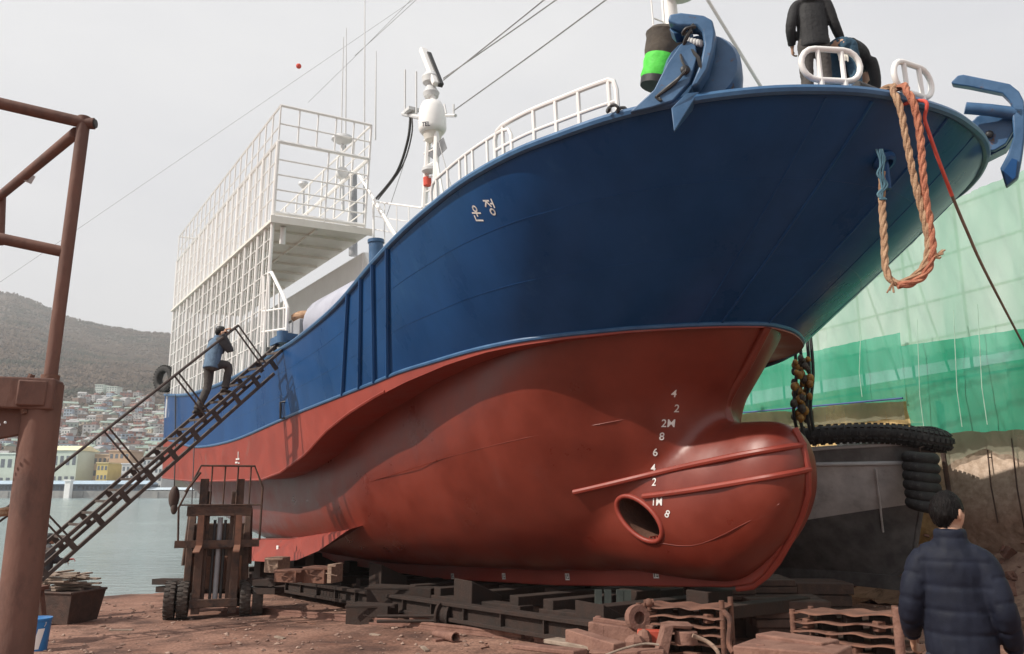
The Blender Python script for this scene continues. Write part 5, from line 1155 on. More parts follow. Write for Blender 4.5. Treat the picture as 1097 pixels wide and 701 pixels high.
mb = MB(); mb.prism([at(704, 703, 8.7), at(712, 672, 8.75), at(722, 670, 8.8), at(716, 703, 8.7)], V((.02, .3, .0))); mb.prism([at(712, 672, 8.75), at(722, 670, 8.8), at(744, 671, 8.9), at(740, 675, 8.9)], V((0, .3, 0))); mb.tube([at(735, 690, 8.9), at(735, 676, 8.9)], .12, 14)
tag(mb.build('bent_plate_bracket', m_rustp, bevel=.008), 'bent pink steel bracket with a dark roller, before the left rack', 'bracket')
rope('air_hose', 'grey hose crossing the scrap steel towards the bent bracket', [at(646, 703, 8.6), at(668, 695, 8.6), at(690, 690, 8.7), at(706, 691, 8.7)], .012, m_plank, strands=False, cat='hose')
rope('air_hose', 'brown hose curling below the left rack', [at(742, 681, 8.7), at(758, 688, 8.7), at(768, 697, 8.6), at(772, 708, 8.6)], .022, m_wood, strands=False, cat='hose')
mb = MB(); mb.ell(at(680, 690, 9.1), .12, .1, .1, nu=7, nv=5); mb.ell(at(690, 686, 9.2), .09, .1, .12, nu=6, nv=5); tag(mb.build('scrap_lump', m_rustp, smooth=0), 'broken lump of scrap iron lying by the hose', 'scrap')
mb = MB(); a, b = at(797, 697, 8.2), at(905, 706, 7.6); mb.beam(a, b, .5, .16); mb.beam(a + V((.3, .3, .07)), b + V((0, .3, .05)), .3, .1); mb.box(at(815, 697, 7.95), (.08, .05, .12))
tag(mb.build('wide_timber', m_rustp, bevel=.015), 'wide pink dusty timber platform at the bottom edge before the right rack', 'timber')
# dark wooden cribbing under the boat and at the forefoot, forefoot timber darkened to stand for shade
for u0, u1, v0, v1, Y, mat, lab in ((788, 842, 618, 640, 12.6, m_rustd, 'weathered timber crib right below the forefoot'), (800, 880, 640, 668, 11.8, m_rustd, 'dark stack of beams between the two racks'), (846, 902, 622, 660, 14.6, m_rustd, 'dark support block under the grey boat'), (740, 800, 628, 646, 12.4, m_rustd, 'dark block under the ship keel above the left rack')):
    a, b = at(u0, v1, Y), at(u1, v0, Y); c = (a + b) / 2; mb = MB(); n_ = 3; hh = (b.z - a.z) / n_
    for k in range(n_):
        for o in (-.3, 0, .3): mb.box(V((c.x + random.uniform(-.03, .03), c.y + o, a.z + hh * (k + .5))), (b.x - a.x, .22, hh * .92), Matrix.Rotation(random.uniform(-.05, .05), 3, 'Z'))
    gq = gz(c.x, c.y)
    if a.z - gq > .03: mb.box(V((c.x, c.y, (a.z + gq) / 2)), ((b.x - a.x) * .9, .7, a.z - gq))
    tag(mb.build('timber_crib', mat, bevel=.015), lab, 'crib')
# green-grey steel uprights seen in the shade below the keel
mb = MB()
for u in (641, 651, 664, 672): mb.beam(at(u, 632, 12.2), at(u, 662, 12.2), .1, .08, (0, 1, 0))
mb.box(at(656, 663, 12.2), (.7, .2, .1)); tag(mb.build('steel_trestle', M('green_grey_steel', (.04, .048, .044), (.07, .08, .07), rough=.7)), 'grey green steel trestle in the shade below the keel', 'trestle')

# ------------------------------------------------------------------ gangway
gB = at(26, 608, 13.4); gT = L(-9.35, 3.2, 4.42)
def proj(p): d = p - CAM; w_ = d.dot(CF); return CU + FPX * d.dot(CR) / w_, CV - FPX * d.dot(CUP) / w_
gd = (gT - gB); gL = gd.length; gd.normalize(); gs = gd.cross(UPZ).normalized(); gu = gs.cross(gd).normalized()
gw = thing('gangway', 'rusty brown steel gangway leaning from the quay up to the ship rail', 'gangway', gB)
m_gw = M('gangway_steel', (.05, .037, .032), (.09, .066, .056), scale=6, rough=.75, bump=.3, bscale=30)
def G(a, b, c): return gB + gd * a + gs * b + gu * c
for b_ in (-.26, .26):
    MB().beam(G(0, b_, 0), G(gL + .3, b_, 0), .05, .06, gu).build('stringer', m_gw, gw); MB().beam(G(0, b_, -.27), G(gL - .6, b_, -.27), .05, .06, gu).build('lower_chord', m_gw, gw)
nst = int(gL / .56)
for k in range(nst + 1):
    a = k * .56 + .1
    for b_ in (-.26, .26): MB().beam(G(a, b_, -.24), G(a, b_, -.03), .04, .09, gd).build('spacer', m_gw, gw)
for k in range(int(gL / .28)):
    a = k * .28 + .12; MB().beam(G(a, -.26, .0), G(a, .26, .0), .025, .045, UPZ).build('tread', m_gw, gw)
hr = MB(); h_end = None
for k in range(200):
    if proj(G(gL * k / 200, .26, 1.0))[0] < 256: h_end = gL * k / 200
hr.tube([G(-.1, .26, 1.0), G(h_end, .26, 1.0)], .028, 8); hr.build('handrail', m_gw, gw)
k = 0; a = h_end
while a > .3:
    for o in (0, .1): MB().tube([G(a - o, .26, 1.0), G(a - o + .02, .27, .0)], .017, 6).build('stanchion', m_gw, gw)
    a -= 1.62
mb = MB(); mb.box(L(-9.45, 3.05, 4.62), (.9, .35, .16), Rk); mb.tube([L(-9.1, 3.2, 4.5), L(-9.1, 3.2, 4.75)], .12, 14); mb.build('top_hook', m_blue2, gw)
# trestle that carries the foot of the gangway
tr = thing('trestle', 'rusty trestle under the foot of the gangway behind the left post', 'trestle', V((gB.x, gB.y, gz(gB.x, gB.y))))
for dx in (-.25, .25):
    for dy in (-.25, .25): MB().beam(V((gB.x + dx * 1.3, gB.y + dy * 1.3 , gz(gB.x, gB.y) - .05)), V((gB.x + dx * .8, gB.y + dy * .8, gB.z - .32)), .06, .06).build('leg', m_rust, tr)
MB().box(V((gB.x, gB.y, gB.z - .34)), (.55, .6, .06)).build('top', m_rust, tr)

# ------------------------------------------------------------------ rusty tower at the left
tw = thing('rusty_steel_stand', 'rusty pipe and beam stand rising along the left edge', 'steel stand', V((at(17, 701, 5.1).x, 5.1, gz(-3, 5.1))))
m_post = M('post_rust', (.11, .052, .039), (.17, .083, .062), scale=3, rough=.8, bump=.35, bscale=18, stain=(.08, .04, .032), sscale=3.5, slo=.52, shi=.68, stretch=(1, 1, .5))
Yp = 5.1
bx, tx = at(17, 701, Yp), at(48, 412, Yp); xm = (bx.x + tx.x) / 2
mb = MB(); mb.tube([V((bx.x - .02, Yp, gz(bx.x, Yp) - .1)), V((tx.x, Yp, tx.z))], .112, 24); mb.build('post', m_post, tw)
b0 = at(62, 424, Yp); bl = V((b0.x - 2.2, b0.y - .55, b0.z + .02))
mb = MB(); mb.beam(bl, b0, .2, .2); mb.build('deck_beam', m_post, tw, bevel=.012)
mb = MB(); mb.beam(b0 + V((-.08, -.15, 0)), b0 + V((-1.0, 1.6, .0)), .16, .16); mb.beam(V((b0.x - .12, b0.y - .02, b0.z - .14)), V((b0.x - 1.1, b0.y - .25, b0.z - .36)), .05, .2); mb.build('gusset_beam', m_post, tw, bevel=.01)
mb = MB()
for k in range(16): p = V((b0.x - .19 - k * .035, b0.y - .2, b0.z - .19 - k * .0125)); mb.ell(p, .009, .009, .009, nu=6, nv=4)
mb.build('weld_beads', m_ltgrey, tw)
up0, up1 = at(53, 412, Yp), at(90, 130, Yp)
mb = MB(); mb.tube([V((up0.x, Yp, up0.z)), V((up1.x, Yp, up1.z + .03))], .041, 16); mb.build('upright_pipe', m_post, tw)
mb = MB(); mb.tube([V((up0.x, Yp, up0.z)), V((up0.x, Yp, up0.z + .06))], .055, 12); mb.tube(catmull([V((up0.x - .06, Yp - .1, up0.z + .05)), V((up0.x - .09, Yp - .11, up0.z - .08)), V((up0.x - .07, Yp - .11, up0.z - .2))], 4), .02, 6); mb.build('weld_collar', m_rust, tw)
t1 = at(91, 132, Yp); t0 = at(-60, 97, Yp - .25)
mb = MB(); mb.tube([t0, t1], .04, 14); mb.tube([t1 - V((.01, 0, 0)), t1 + V((.06, .01, 0))], .04, 14); mb.build('top_pipe', m_post, tw)
MB().lathe([(.0, 0), (.03, 0), (.03, .012), (.0, .012)], t1 + V((.06, .01, 0)), (1, .1, 0), 14).build('pipe_mouth', m_dark, tw)
q0, q1 = at(82, 142, Yp + .02), at(-14, 222, Yp + 1.9); mb = MB(); mb.tube([q0, q1], .038, 14); mb.build('side_pipe', m_post, tw)
mb = MB(); mb.box(at(31, 191, Yp + 1), (.05, .05, .07), Matrix.Rotation(.4, 3, 'Y')); mb.build('clip', m_ltgrey, tw)
mb = MB(); mb.tube([at(2, 208, Yp + 1.6), at(0, 262, Yp + 1.6)], .034, 12); mb.build('inner_upright', m_post, tw)
m0, m1 = at(-60, 243, Yp - .22), at(68, 270, Yp); mb = MB(); mb.tube([m0, m1], .037, 14); mb.build('mid_pipe', m_post, tw)
mb = MB(); mb.tube([V((b0.x - 2.15, b0.y - .55, gz(-6, 4.6) - .1)), V((b0.x - 2.15, b0.y - .55, b0.z))], .11, 18); mb.build('post', m_post, tw)
rope('mooring_line', 'thick brown rope tied to the left post, entering from the left edge', [at(-40, 556, 5.3), at(-10, 552, 5.2), at(18, 545, 5.22)], .03, m_rope)
mb = MB(); mb.tube([at(-30, 575, 5.35), at(-5, 562, 5.3), at(15, 548, 5.22)], .008, 5); tag(mb.build('thin_line', m_dark), 'thin dark line below the brown rope at the left edge', 'line')

# ------------------------------------------------------------------ skip of planks, buckets
g = gpt(68, 668); skx = g; W_, D_, H_ = 1.02, .9, .62
root = thing('skip', 'dark rusty skip heaped with old grey planks beside the left post', 'skip', g)
mb = MB(); w0, w1 = W_ / 2 * .86, W_ / 2 * 1.04
bt = [V((sx * w0, sy * D_ / 2 * .85, .04)) for sx, sy in ((-1, -1), (1, -1), (1, 1), (-1, 1))]; tp = [V((sx * w1, sy * D_ / 2, H_)) for sx, sy in ((-1, -1), (1, -1), (1, 1), (-1, 1))]
Rsk = Matrix.Rotation(-.25, 3, 'Z'); mb.add([g + Rsk @ p for p in bt + tp], [(3, 2, 1, 0), (0, 1, 5, 4), (1, 2, 6, 5), (2, 3, 7, 6), (3, 0, 4, 7), (4, 5, 6, 7)])
mb.build('bin', m_rustd, root, bevel=.01)
mb = MB()
for k in range(4): mb.tube([g + Rsk @ tp[k], g + Rsk @ tp[(k + 1) % 4]], .025, 6)
mb.build('rim', m_rustd, root)
random.seed(21)
for k in range(26):
    z = H_ + .02 + .013 * k; an = random.uniform(-.3, .3) + (PI / 2 if k % 5 == 0 else 0); c = g + Rsk @ V((random.uniform(-.2, .15), random.uniform(-.3, .3), z)); l_ = random.uniform(.55, 1.05) * (1 - k * .012)
    d = Rsk @ V((math.cos(an), math.sin(an), random.uniform(-.06, .06)))
    mb = MB(); mb.beam(c - d * l_ / 2, c + d * l_ / 2, random.uniform(.08, .15), .028); tag(mb.build('scrap_plank', m_plank), 'old grey plank in the heap on the rusty skip', 'plank', 'planks heaped on the skip')
def bucket(label, g, R, H_, m1, m2):
    root = thing('paint_bucket', label, 'bucket', g)
    MB().lathe([(.02, 0), (R * .88, 0), (R, H_), (R * .96, H_), (R * .85, .02), (.02, .02)], g, UPZ, 24).build('pail', m1, root, smooth=40)
    MB().lathe([(R * 1.0, H_ - .035), (R * 1.05, H_ - .03), (R * 1.05, H_), (R * .97, H_ + .002)], g, UPZ, 24).build('rim', m2, root, smooth=40)
    mb = MB()
    for a0 in (-1.25, -2.7):
        rows = [[g + V((R * (.885 + .12 * f_) * math.cos(a0 + .5 * q / 6 + .5 * f_), R * (.885 + .12 * f_) * math.sin(a0 + .5 * q / 6 + .5 * f_), H_ * f_)) * 1.0 + V((0, -.002, 0)) for q in range(7)] for f_ in (.08, .4, .7)]
        mb.grid(rows)
    mb.build('white_print', m_white, root)
    mb = MB(); mb.tube([g + V((R * 1.04 * math.cos(a), R * .3 * math.sin(a) - R * .6, H_ * .9 - abs(math.sin(a)) * .12)) for a in [PI * k / 10 for k in range(11)]], .005, 5); mb.build('handle', m_ltgrey, root)
m_bb = M('bucket_blue', (.02, .16, .42), (.03, .2, .5), rough=.4)
gb_ = gpt(36, 697); bucket('bright blue and white paint bucket standing beside the foot of the left post', gb_, .2, .47, m_bb, m_bb)
g2 = gpt(27, 668); dr = thing('oil_drum', 'rusty oil drum mostly hidden behind the left post', 'drum', g2)
MB().lathe([(.02, 0), (.27, 0), (.27, .28), (.285, .3), (.27, .32), (.27, .52)], g2, UPZ, 24).build('shell', m_rust, dr); MB().lathe([(.02, .5), (.25, .5), (.28, .5), (.28, .53), (.02, .515)], g2, UPZ, 24).build('lid', m_rustd, dr)
bucket('white and blue bucket on the drum behind the left post', V((g2.x + .09, g2.y - .02, g2.z + .53)), .15, .42, m_white, m_bb)

# ------------------------------------------------------------------ forklift
fg = gpt(228, 661); ff = V((.30, -.95, 0)).normalized(); fr_ = V((-ff.y, ff.x, 0)) * -1
fr_ = V((ff.y * -1, ff.x, 0)); fr_ = -fr_ if fr_.x < 0 else fr_
K_ = 15.5 / 868
def Fk(x, y, z): return fg + fr_ * x + ff * y + UPZ * z
Rf = Matrix((fr_, ff, UPZ)).transposed()
fk = thing('forklift', 'rusty old forklift with raised mast and twin front tyres beside the ship', 'forklift', fg)
m_fk = M('forklift_rust', (.065, .037, .027), (.115, .064, .045), scale=5, rough=.8, bump=.4, bscale=25, stain=(.03, .022, .02), sscale=4, slo=.5, shi=.65)
m_fko = M('forklift_orange', (.17, .075, .045), (.25, .12, .075), scale=5, rough=.7, stain=(.12, .06, .045), sscale=4, slo=.5, shi=.66)
HM = 2.72
for x in (-.33, .36):
    mb = MB(); mb.beam(Fk(x, .25, .1), Fk(x, .25, HM), .16, .12, ff); mb.build('mast_channel', m_fk, fk, bevel=.01)
    mb = MB(); mb.beam(Fk(x * .68, .2, .2), Fk(x * .68, .2, HM - .25), .08, .09, ff); mb.build('inner_channel', m_fk, fk, bevel=.008)
for z, hh in ((2.08, .2), (1.42, .16), (.3, .16)): MB().beam(Fk(-.62 if z > 1.5 else -.45, .3, z), Fk(.62 if z > 1.5 else .45, .3, z), .06, hh, UPZ).build('carriage_bar', m_fk, fk, bevel=.01)
MB().tube([Fk(0.02, .2, .3), Fk(0.02, .2, 1.95)], .05, 12).build('lift_cylinder', m_grey, fk); MB().tube([Fk(-.08, .2, .3), Fk(-.08, .2, 1.9)], .03, 8).build('chain', m_dark, fk); MB().tube([Fk(.12, .2, .3), Fk(.12, .2, 1.9)], .03, 8).build('chain', m_dark, fk)
for x in (-.34, .38):
    mb = MB(); mb.beam(Fk(x, .36, 2.0), Fk(x, .36, 1.36), .12, .05, ff); mb.prism([Fk(x - .06, .36, 1.36), Fk(x - .06, 1.25, 1.33), Fk(x - .06, 1.25, 1.35), Fk(x - .06, .36, 1.42)], fr_ * .12); mb.build('fork', m_fko, fk)
MB().beam(Fk(-.8, .33, 1.44), Fk(.8, .33, 1.44), .05, .14, UPZ).build('carriage_bar', m_fk, fk)
mb = MB(); mb.tube([Fk(-.74, .33, 1.5), Fk(-.78, .33, 2.15), Fk(-.42, .33, 2.98), Fk(.62, .33, 2.98), Fk(.8, .33, 2.55), Fk(.8, .33, 1.5)], .022, 8)
for x in (-.2, .05, .3, .55): mb.tube([Fk(x, .33, 2.2), Fk(x, .33, 2.98)], .016, 6)
mb.tube([Fk(-.78, .33, 2.2), Fk(.8, .33, 2.2)], .018, 6); mb.tube([Fk(-.68, .33, 2.45), Fk(-.42, .33, 2.85)], .03, 6); mb.build('load_backrest', m_fk, fk)
mb = MB(); mb.box(Fk(0, -.75, .85), (1.05, 1.5, .7), Rf); mb.box(Fk(0, -1.5, .75), (1.15, .5, .9), Rf); mb.build('body', m_fko, fk, bevel=.05)
MB().prism([Fk(-.6, .1, .45), Fk(-.6, .1, 1.6), Fk(-.6, -.12, 2.0), Fk(-.6, -.35, .45)], fr_ * .14).build('cowl', m_fk, fk, bevel=.02); MB().prism([Fk(.48, .1, .45), Fk(.48, .1, 1.6), Fk(.48, -.12, 2.0), Fk(.48, -.35, .45)], fr_ * .14).build('cowl', m_fk, fk, bevel=.02)
mb = MB(); mb.box(Fk(0, -.05, 1.15), (1.0, .08, 1.35), Rf); mb.build('dash_panel', m_fk, fk, bevel=.02)
for x in (-.68, .68):
    MB().tube([Fk(x * .95, -.1, 1.0), Fk(x * .88, -.25, 2.1), Fk(x * .85, -.4, 2.15)], .035, 8).build('guard_post', m_fk, fk); MB().tube([Fk(x * .9, -1.5, 1.1), Fk(x * .85, -1.3, 2.15)], .035, 8).build('guard_post', m_fk, fk)
mb = MB()
for k in range(6): mb.beam(Fk(-.55, -.4 - k * .18, 2.16), Fk(.55, -.4 - k * .18, 2.16), .04, .03)
mb.build('overhead_guard', m_fk, fk)
proto = None
for x in (-.82, -.58, .60, .84):
    o = tyre_mesh(.36, .2, 22).build('tyre', M('dusty_tyre', (.04, .034, .03), (.085, .065, .055), scale=6, rough=.9, bump=.4, bscale=40) if proto is None else proto, smooth=35)
    proto = o.data.materials[0]; o.parent = fk; o.location = Fk(x, .02, .36) - fg; o.rotation_euler = fr_.to_track_quat('Z', 'Y').to_euler()
    MB().lathe([(.02, -.07), (.2, -.07), (.21, .07), (.02, .05)], V((0, 0, 0)), UPZ, 18).build('rim', m_fk).parent = o
for x in (-.45, .45):
    o = tyre_mesh(.28, .2, 20).build('tyre', proto, smooth=35); o.parent = fk; o.location = Fk(x, -1.45, .28) - fg; o.rotation_euler = fr_.to_track_quat('Z', 'Y').to_euler()
# red marker ball on a thin overhead line
a, b = at(150, 200, 30), at(560, -80, 30); mb = MB(); mb.tube([a.lerp(b, -1.2), a.lerp(b, 1.3)], .008, 4); tag(mb.build('overhead_line', m_wire), 'very thin overhead line crossing the sky at upper left', 'wire')
f_ = 0; p = at(320, 71, 30); mb = MB(); mb.ell(p, .11, .11, .11); tag(mb.build('marker_ball', m_redrope), 'small red marker ball high in the sky above the cage', 'ball')
# ------------------------------------------------------------------ people
m_navy = M('navy_quilt', (.006, .008, .017), (.011, .014, .027), scale=9, rough=.7, bump=.12, bscale=150, spec=.22)
m_blkj = M('black_jacket', (.014, .014, .016), (.026, .026, .028), scale=8, rough=.7, bump=.4, bscale=40, spec=.3)
m_jean = M('faded_blue_denim', (.07, .12, .19), (.12, .19, .28), scale=10, rough=.85, bump=.4, bscale=60)
m_slv = M('dark_grey_cloth', (.035, .035, .04), (.06, .06, .065), scale=8, rough=.85, bump=.4, bscale=50)
m_trs = M('grey_work_trousers', (.045, .04, .038), (.085, .075, .07), scale=6, rough=.9, bump=.5, bscale=30)
m_navt = M('navy_trousers', (.012, .015, .03), (.02, .024, .04), scale=8, rough=.8, bump=.3, bscale=50)
m_wkt = M('teal_work_trousers', (.02, .06, .10), (.035, .085, .135), scale=6, rough=.85, bump=.5, bscale=30)
m_tan = M('tan_trousers', (.2, .12, .085), (.28, .18, .13), scale=6, rough=.9, bump=.4, bscale=30)
m_shoe = M('dark_shoe', (.03, .024, .02), (.06, .045, .035), scale=8, rough=.7)
m_glove = M('white_work_glove', (.6, .56, .48), (.72, .69, .62), scale=14, rough=.9)
m_rglove = M('red_work_glove', (.5, .05, .04), (.6, .09, .07), scale=14, rough=.9)
m_eye = M('dark_eye', (.02, .015, .012), rough=.2)

def person(label, pos, fwd, J, jacket, trousers, H=1.75, vox=.012, cap=None, hood=False, head_yaw=0.0, head_pitch=0.0, quilt=0.0, curl=.55, gloves=None, hemz=None, sleeves=None, puff=1.0, hair=True, collar=True, bent=False):
    k_ = H / 1.75; pos = V(pos); f2 = V((fwd[0], fwd[1], 0)).normalized(); r2 = V((f2.y, -f2.x, 0))
    D = dict(pel=(0, 0, .95), chest=(0, .01, 1.30), neck=(0, .0, 1.50), head=(0, .035, 1.635), shl=(-.185, -.01, 1.43), shr=(.185, -.01, 1.43), ell=(-.25, -.04, 1.16), elr=(.25, -.04, 1.16), wrl=(-.26, .06, .92), wrr=(.26, .06, .92), hpl=(-.095, 0, .92), hpr=(.095, 0, .92), knl=(-.11, .03, .5), knr=(.11, .03, .5), anl=(-.115, -.01, .085), anr=(.115, -.01, .085))
    D.update(J)
    def W(p): p = V(p) * k_; return pos + r2 * p.x + f2 * p.y + UPZ * p.z
    P = {k: W(v) for k, v in D.items()}
    root = thing('person', label, 'person', pos)
    R = lambda x: x * k_
    hy, hp = head_yaw, head_pitch
    hf = (f2 * math.cos(hy) + r2 * math.sin(hy)); hr = V((hf.y, -hf.x, 0)); hf3 = (hf * math.cos(hp) + UPZ * math.sin(hp)).normalized(); hu = hr.cross(hf3).normalized()
    hc = P['head']
    def HD(x, y, z): return hc + hr * (x * k_) + hf3 * (y * k_) + hu * (z * k_)
    b = MB()
    sidev = (P['shr'] - P['shl']).normalized()
    # trunk
    ax0, ax1 = P['pel'], P['neck']
    def ringat(c, axis, hw, hd, n=18):
        x = (sidev - axis * sidev.dot(axis)).normalized(); y = axis.cross(x); return [c + x * (hw * k_ * math.cos(2 * PI * q / n)) + y * (hd * k_ * math.sin(2 * PI * q / n)) for q in range(n)]
    sp = catmull([P['pel'] - (P['chest'] - P['pel']).normalized() * R(.12), P['pel'], P['chest'], P['neck']], 5)
    wtab = [(0, .12), (.2, .165), (.45, .14), (.75, .175), (.9, .13), (1, .06)]; dtab = [(0, .09), (.2, .11), (.45, .1), (.75, .115), (.9, .09), (1, .06)]
    def trunk(mb, g=1.0, add=0.0, lo=0.0, hi=1.0, wt=wtab, dt=dtab):
        rings = []
        for q, c in enumerate(sp):
            f_ = q / (len(sp) - 1)
            if f_ < lo - 1e-6 or f_ > hi + 1e-6: continue
            axis = (sp[min(q + 1, len(sp) - 1)] - sp[max(q - 1, 0)]).normalized(); rings.append(ringat(c, axis, interp(wt, f_) * g + add, interp(dt, f_) * g + add))
        mb.loft(rings)
    trunk(b, .88)
    b.tube([P['chest'].lerp(P['neck'], .7), P['neck'], hc - hu * R(.04)], [R(.075), R(.056), R(.052)], 12)
    for s_ in 'lr':
        b.tube(catmull([P['neck'].lerp(P['sh' + s_], .5), P['sh' + s_], P['el' + s_], P['wr' + s_]], 4), [R(x) for x in (.05, .052, .055, .056, .056, .053, .05, .046, .042, .04, .036, .032, .028)], 10)
        b.tube(catmull([P['hp' + s_], P['kn' + s_], P['an' + s_]], 5), [R(x) for x in (.088, .084, .076, .068, .062, .056, .055, .054, .048, .042, .038)], 12)
        b.ell(P['hp' + s_], R(.085), R(.085), R(.085)); b.ell(P['an' + s_] - UPZ * R(.02), R(.04), R(.04), R(.05))
    # head
    rings = []
    for j in range(15):
        a = PI * (j + .15) / 14.3; z = -.118 * math.cos(a); ring = []
        for q in range(20):
            t = 2 * PI * q / 20; x = .076 * math.sin(a) * math.cos(t); y = .096 * math.sin(a) * math.sin(t)
            if z < 0: x *= 1 - .25 * (-z / .118) ** 1.4; y = y * (1 - .12 * (-z / .118)) if y > 0 else y * (1 - .5 * (-z / .118) ** 1.5); y += .012 * (-z / .118)
            ring.append(HD(x, y, z))
        rings.append(ring)
    b.loft(rings)
    Rh = Matrix((hr, hf3, hu)).transposed()
    b.ell(HD(0, .098, -.018), R(.014), R(.018), R(.026), Rh, 8, 6); b.ell(HD(0, .085, -.092), R(.026), R(.02), R(.02), Rh, 8, 6); b.ell(HD(0, .082, .028), R(.052), R(.016), R(.012), Rh, 10, 6); b.ell(HD(0, .089, -.058), R(.024), R(.012), R(.011), Rh, 8, 6)
    for s_ in (-1, 1): b.ell(HD(.078 * s_, -.012, -.005), R(.012), R(.022), R(.034), Rh, 8, 6)
    # hands
    gl = MB() if gloves else None
    for s_, sg in (('l', -1), ('r', 1)):
        w_ = P['wr' + s_]; d = (w_ - P['el' + s_]).normalized()
        if ('hd' + s_) in J: d = (r2 * J['hd' + s_][0] + f2 * J['hd' + s_][1] + UPZ * J['hd' + s_][2]).normalized()
        inw = (-r2 * sg); pn = (inw - d * inw.dot(d)).normalized() if abs(d.z) > .6 else (V((0, 0, -1)) - d * -d.z).normalized()
        if ('pn' + s_) in J: q = J['pn' + s_]; pn = (r2 * q[0] + f2 * q[1] + UPZ * q[2]); pn = (pn - d * pn.dot(d)).normalized()
        sv = d.cross(pn).normalized()
        if sv.dot(f2 if abs(d.z) > .6 else inw) < 0: sv = -sv          # thumb side
        tgt = gl if gloves and s_ in gloves[1] else b
        rings = []
        for f_, hw, hd in ((-.02, .026, .022), (.02, .034, .019), (.06, .042, .017), (.095, .04, .014)):
            c = w_ + d * R(f_); rings.append([c + sv * R(hw) * math.cos(2 * PI * q / 12) + pn * R(hd) * math.sin(2 * PI * q / 12) for q in range(12)])
        tgt.loft(rings)
        for fi, (off, ln) in enumerate(((.030, .072), (.010, .082), (-.011, .076), (-.031, .058))):
            p = w_ + d * R(.088) + sv * R(off); an = .15 + .06 * fi; dd = d; pts = [p - d * R(.03), p]
            for seg in (.45, .32, .25):
                an += curl * (.9 if seg > .4 else 1.1); dd = d * math.cos(an) + pn * math.sin(an); p = p + dd * R(ln * seg); pts.append(p)
            tgt.tube(pts, [R(x) for x in (.0098, .0098, .0092, .0086, .007)], 7)
        p = w_ + d * R(.025) + sv * R(.026); pts = [p]
        for dd, ln in (((d * .6 + sv * .75 + pn * .25), .036), ((d * .8 + sv * .35 + pn * .5), .03), ((d * .8 + sv * .0 + pn * .65), .024)): p = p + dd.normalized() * R(ln); pts.append(p)
        tgt.tube(pts, [R(x) for x in (.014, .0125, .011, .008)], 7)
    body = b.build('body', m_skin, root, smooth=180, remesh=min(vox, .009), relax=2)
    if gloves: gl.build('glove', gloves[0], root, smooth=180, remesh=min(vox, .009), relax=1)
    for s_ in (-1, 1):
        MB().ell(HD(.031 * s_, .081, .008), R(.011), R(.008), R(.006), Rh, 8, 6).build('eye', m_eye, root)
    # trousers
    t = MB()
    tw = [(0, .13), (.2, .165), (.45, .15), (1, .1)]; td = [(0, .10), (.2, .118), (.45, .12), (1, .1)]
    trunk(t, 1, 0, 0, .36, tw, td)
    for s_ in 'lr':
        pts = catmull([P['hp' + s_], P['kn' + s_], P['an' + s_] + UPZ * R(.0)], 6); t.tube(pts, [R(x) for x in (.105, .103, .099, .094, .089, .085, .081, .079, .078, .077, .076, .075, .074)], 14); t.ell(P['hp' + s_], R(.102), R(.108), R(.11))
    def wr(co, n): return n * (.006 * mnoise.noise(co * 9) + .004 * mnoise.noise(V((co.x * 20, co.y * 20, co.z * 34))))
    t.build('trousers', trousers, root, smooth=180, remesh=vox, relax=2, disp=wr)
    # shoes
    for s_, sg in (('l', -1), ('r', 1)):
        a = P['an' + s_]; fd = f2; 
        if ('ft' + s_) in J: q = J['ft' + s_]; fd = (r2 * q[0] + f2 * q[1] + UPZ * q[2]).normalized()
        sv = fd.cross(UPZ).normalized(); uu = sv.cross(fd); sh = MB(); rings = []
        for f_, hw, h in ((-.085, .026, .05), (-.06, .036, .075), (0, .042, .085), (.07, .046, .06), (.13, .045, .045), (.17, .03, .032)):
            c = a + fd * R(f_) - UPZ * R(.085); rings.append([c + sv * R(hw) * math.cos(2 * PI * q / 12) + uu * R(h) * (.5 + .5 * math.sin(2 * PI * q / 12)) for q in range(12)])
        sh.loft(rings); sh.tube([a - UPZ * R(.03), a + UPZ * R(.05)], R(.05), 10); sh.build('shoe', m_shoe, root, smooth=60)
    # jacket
    j = MB()
    jw = [(0, .19), (.2, .205), (.4, .2), (.6, .205), (.78, .205), (.9, .15), (.97, .085), (1, .075)]; jd = [(0, .145), (.2, .15), (.4, .145), (.6, .15), (.78, .145), (.9, .11), (.97, .08), (1, .07)]
    jw = [(a, w_ * puff) for a, w_ in jw]; jd = [(a, w_ * puff) for a, w_ in jd]
    lo = .0 if hemz is None else hemz
    trunk(j, 1, 0, lo, 1, jw, jd)
    if collar: j.tube([P['chest'].lerp(P['neck'], .8), P['neck'] + (hc - P['neck']) * .42 - f2 * R(.012)], [R(.095), R(.076)], 16)
    seg = []
    for s_ in 'lr':
        pts = catmull([P['neck'].lerp(P['sh' + s_], .45) - UPZ * R(.01), P['sh' + s_], P['el' + s_], P['el' + s_].lerp(P['wr' + s_], .93)], 5)
        rr = [R(x * puff) for x in (.075, .078, .08, .081, .082, .081, .079, .077, .074, .072, .07, .068, .065, .061, .057, .052)]
        (j if sleeves is None else MB())
        if sleeves is None: j.tube(pts, rr, 14)
        seg.append((s_, pts, rr))
    if hood: j.ell(P['neck'] - f2 * R(.06) + UPZ * R(.0), R(.13), R(.1), R(.085)); j.ell(P['neck'] + UPZ * R(.01), R(.12), R(.1), R(.06))
    axis = (P['neck'] - P['pel']).normalized()
    def armpar(co):
        best = None
        for s_, pts, rr in seg:
            ln = 0
            for q in range(3, len(pts) - 1):
                a_, b_ = pts[q], pts[q + 1]; d = b_ - a_; tt = max(0, min(1, (co - a_).dot(d) / d.length_squared)); ds = (a_ + d * tt - co).length
                if best is None or ds < best[0]: best = (ds, ln + d.length * tt)
                ln += d.length
        return best
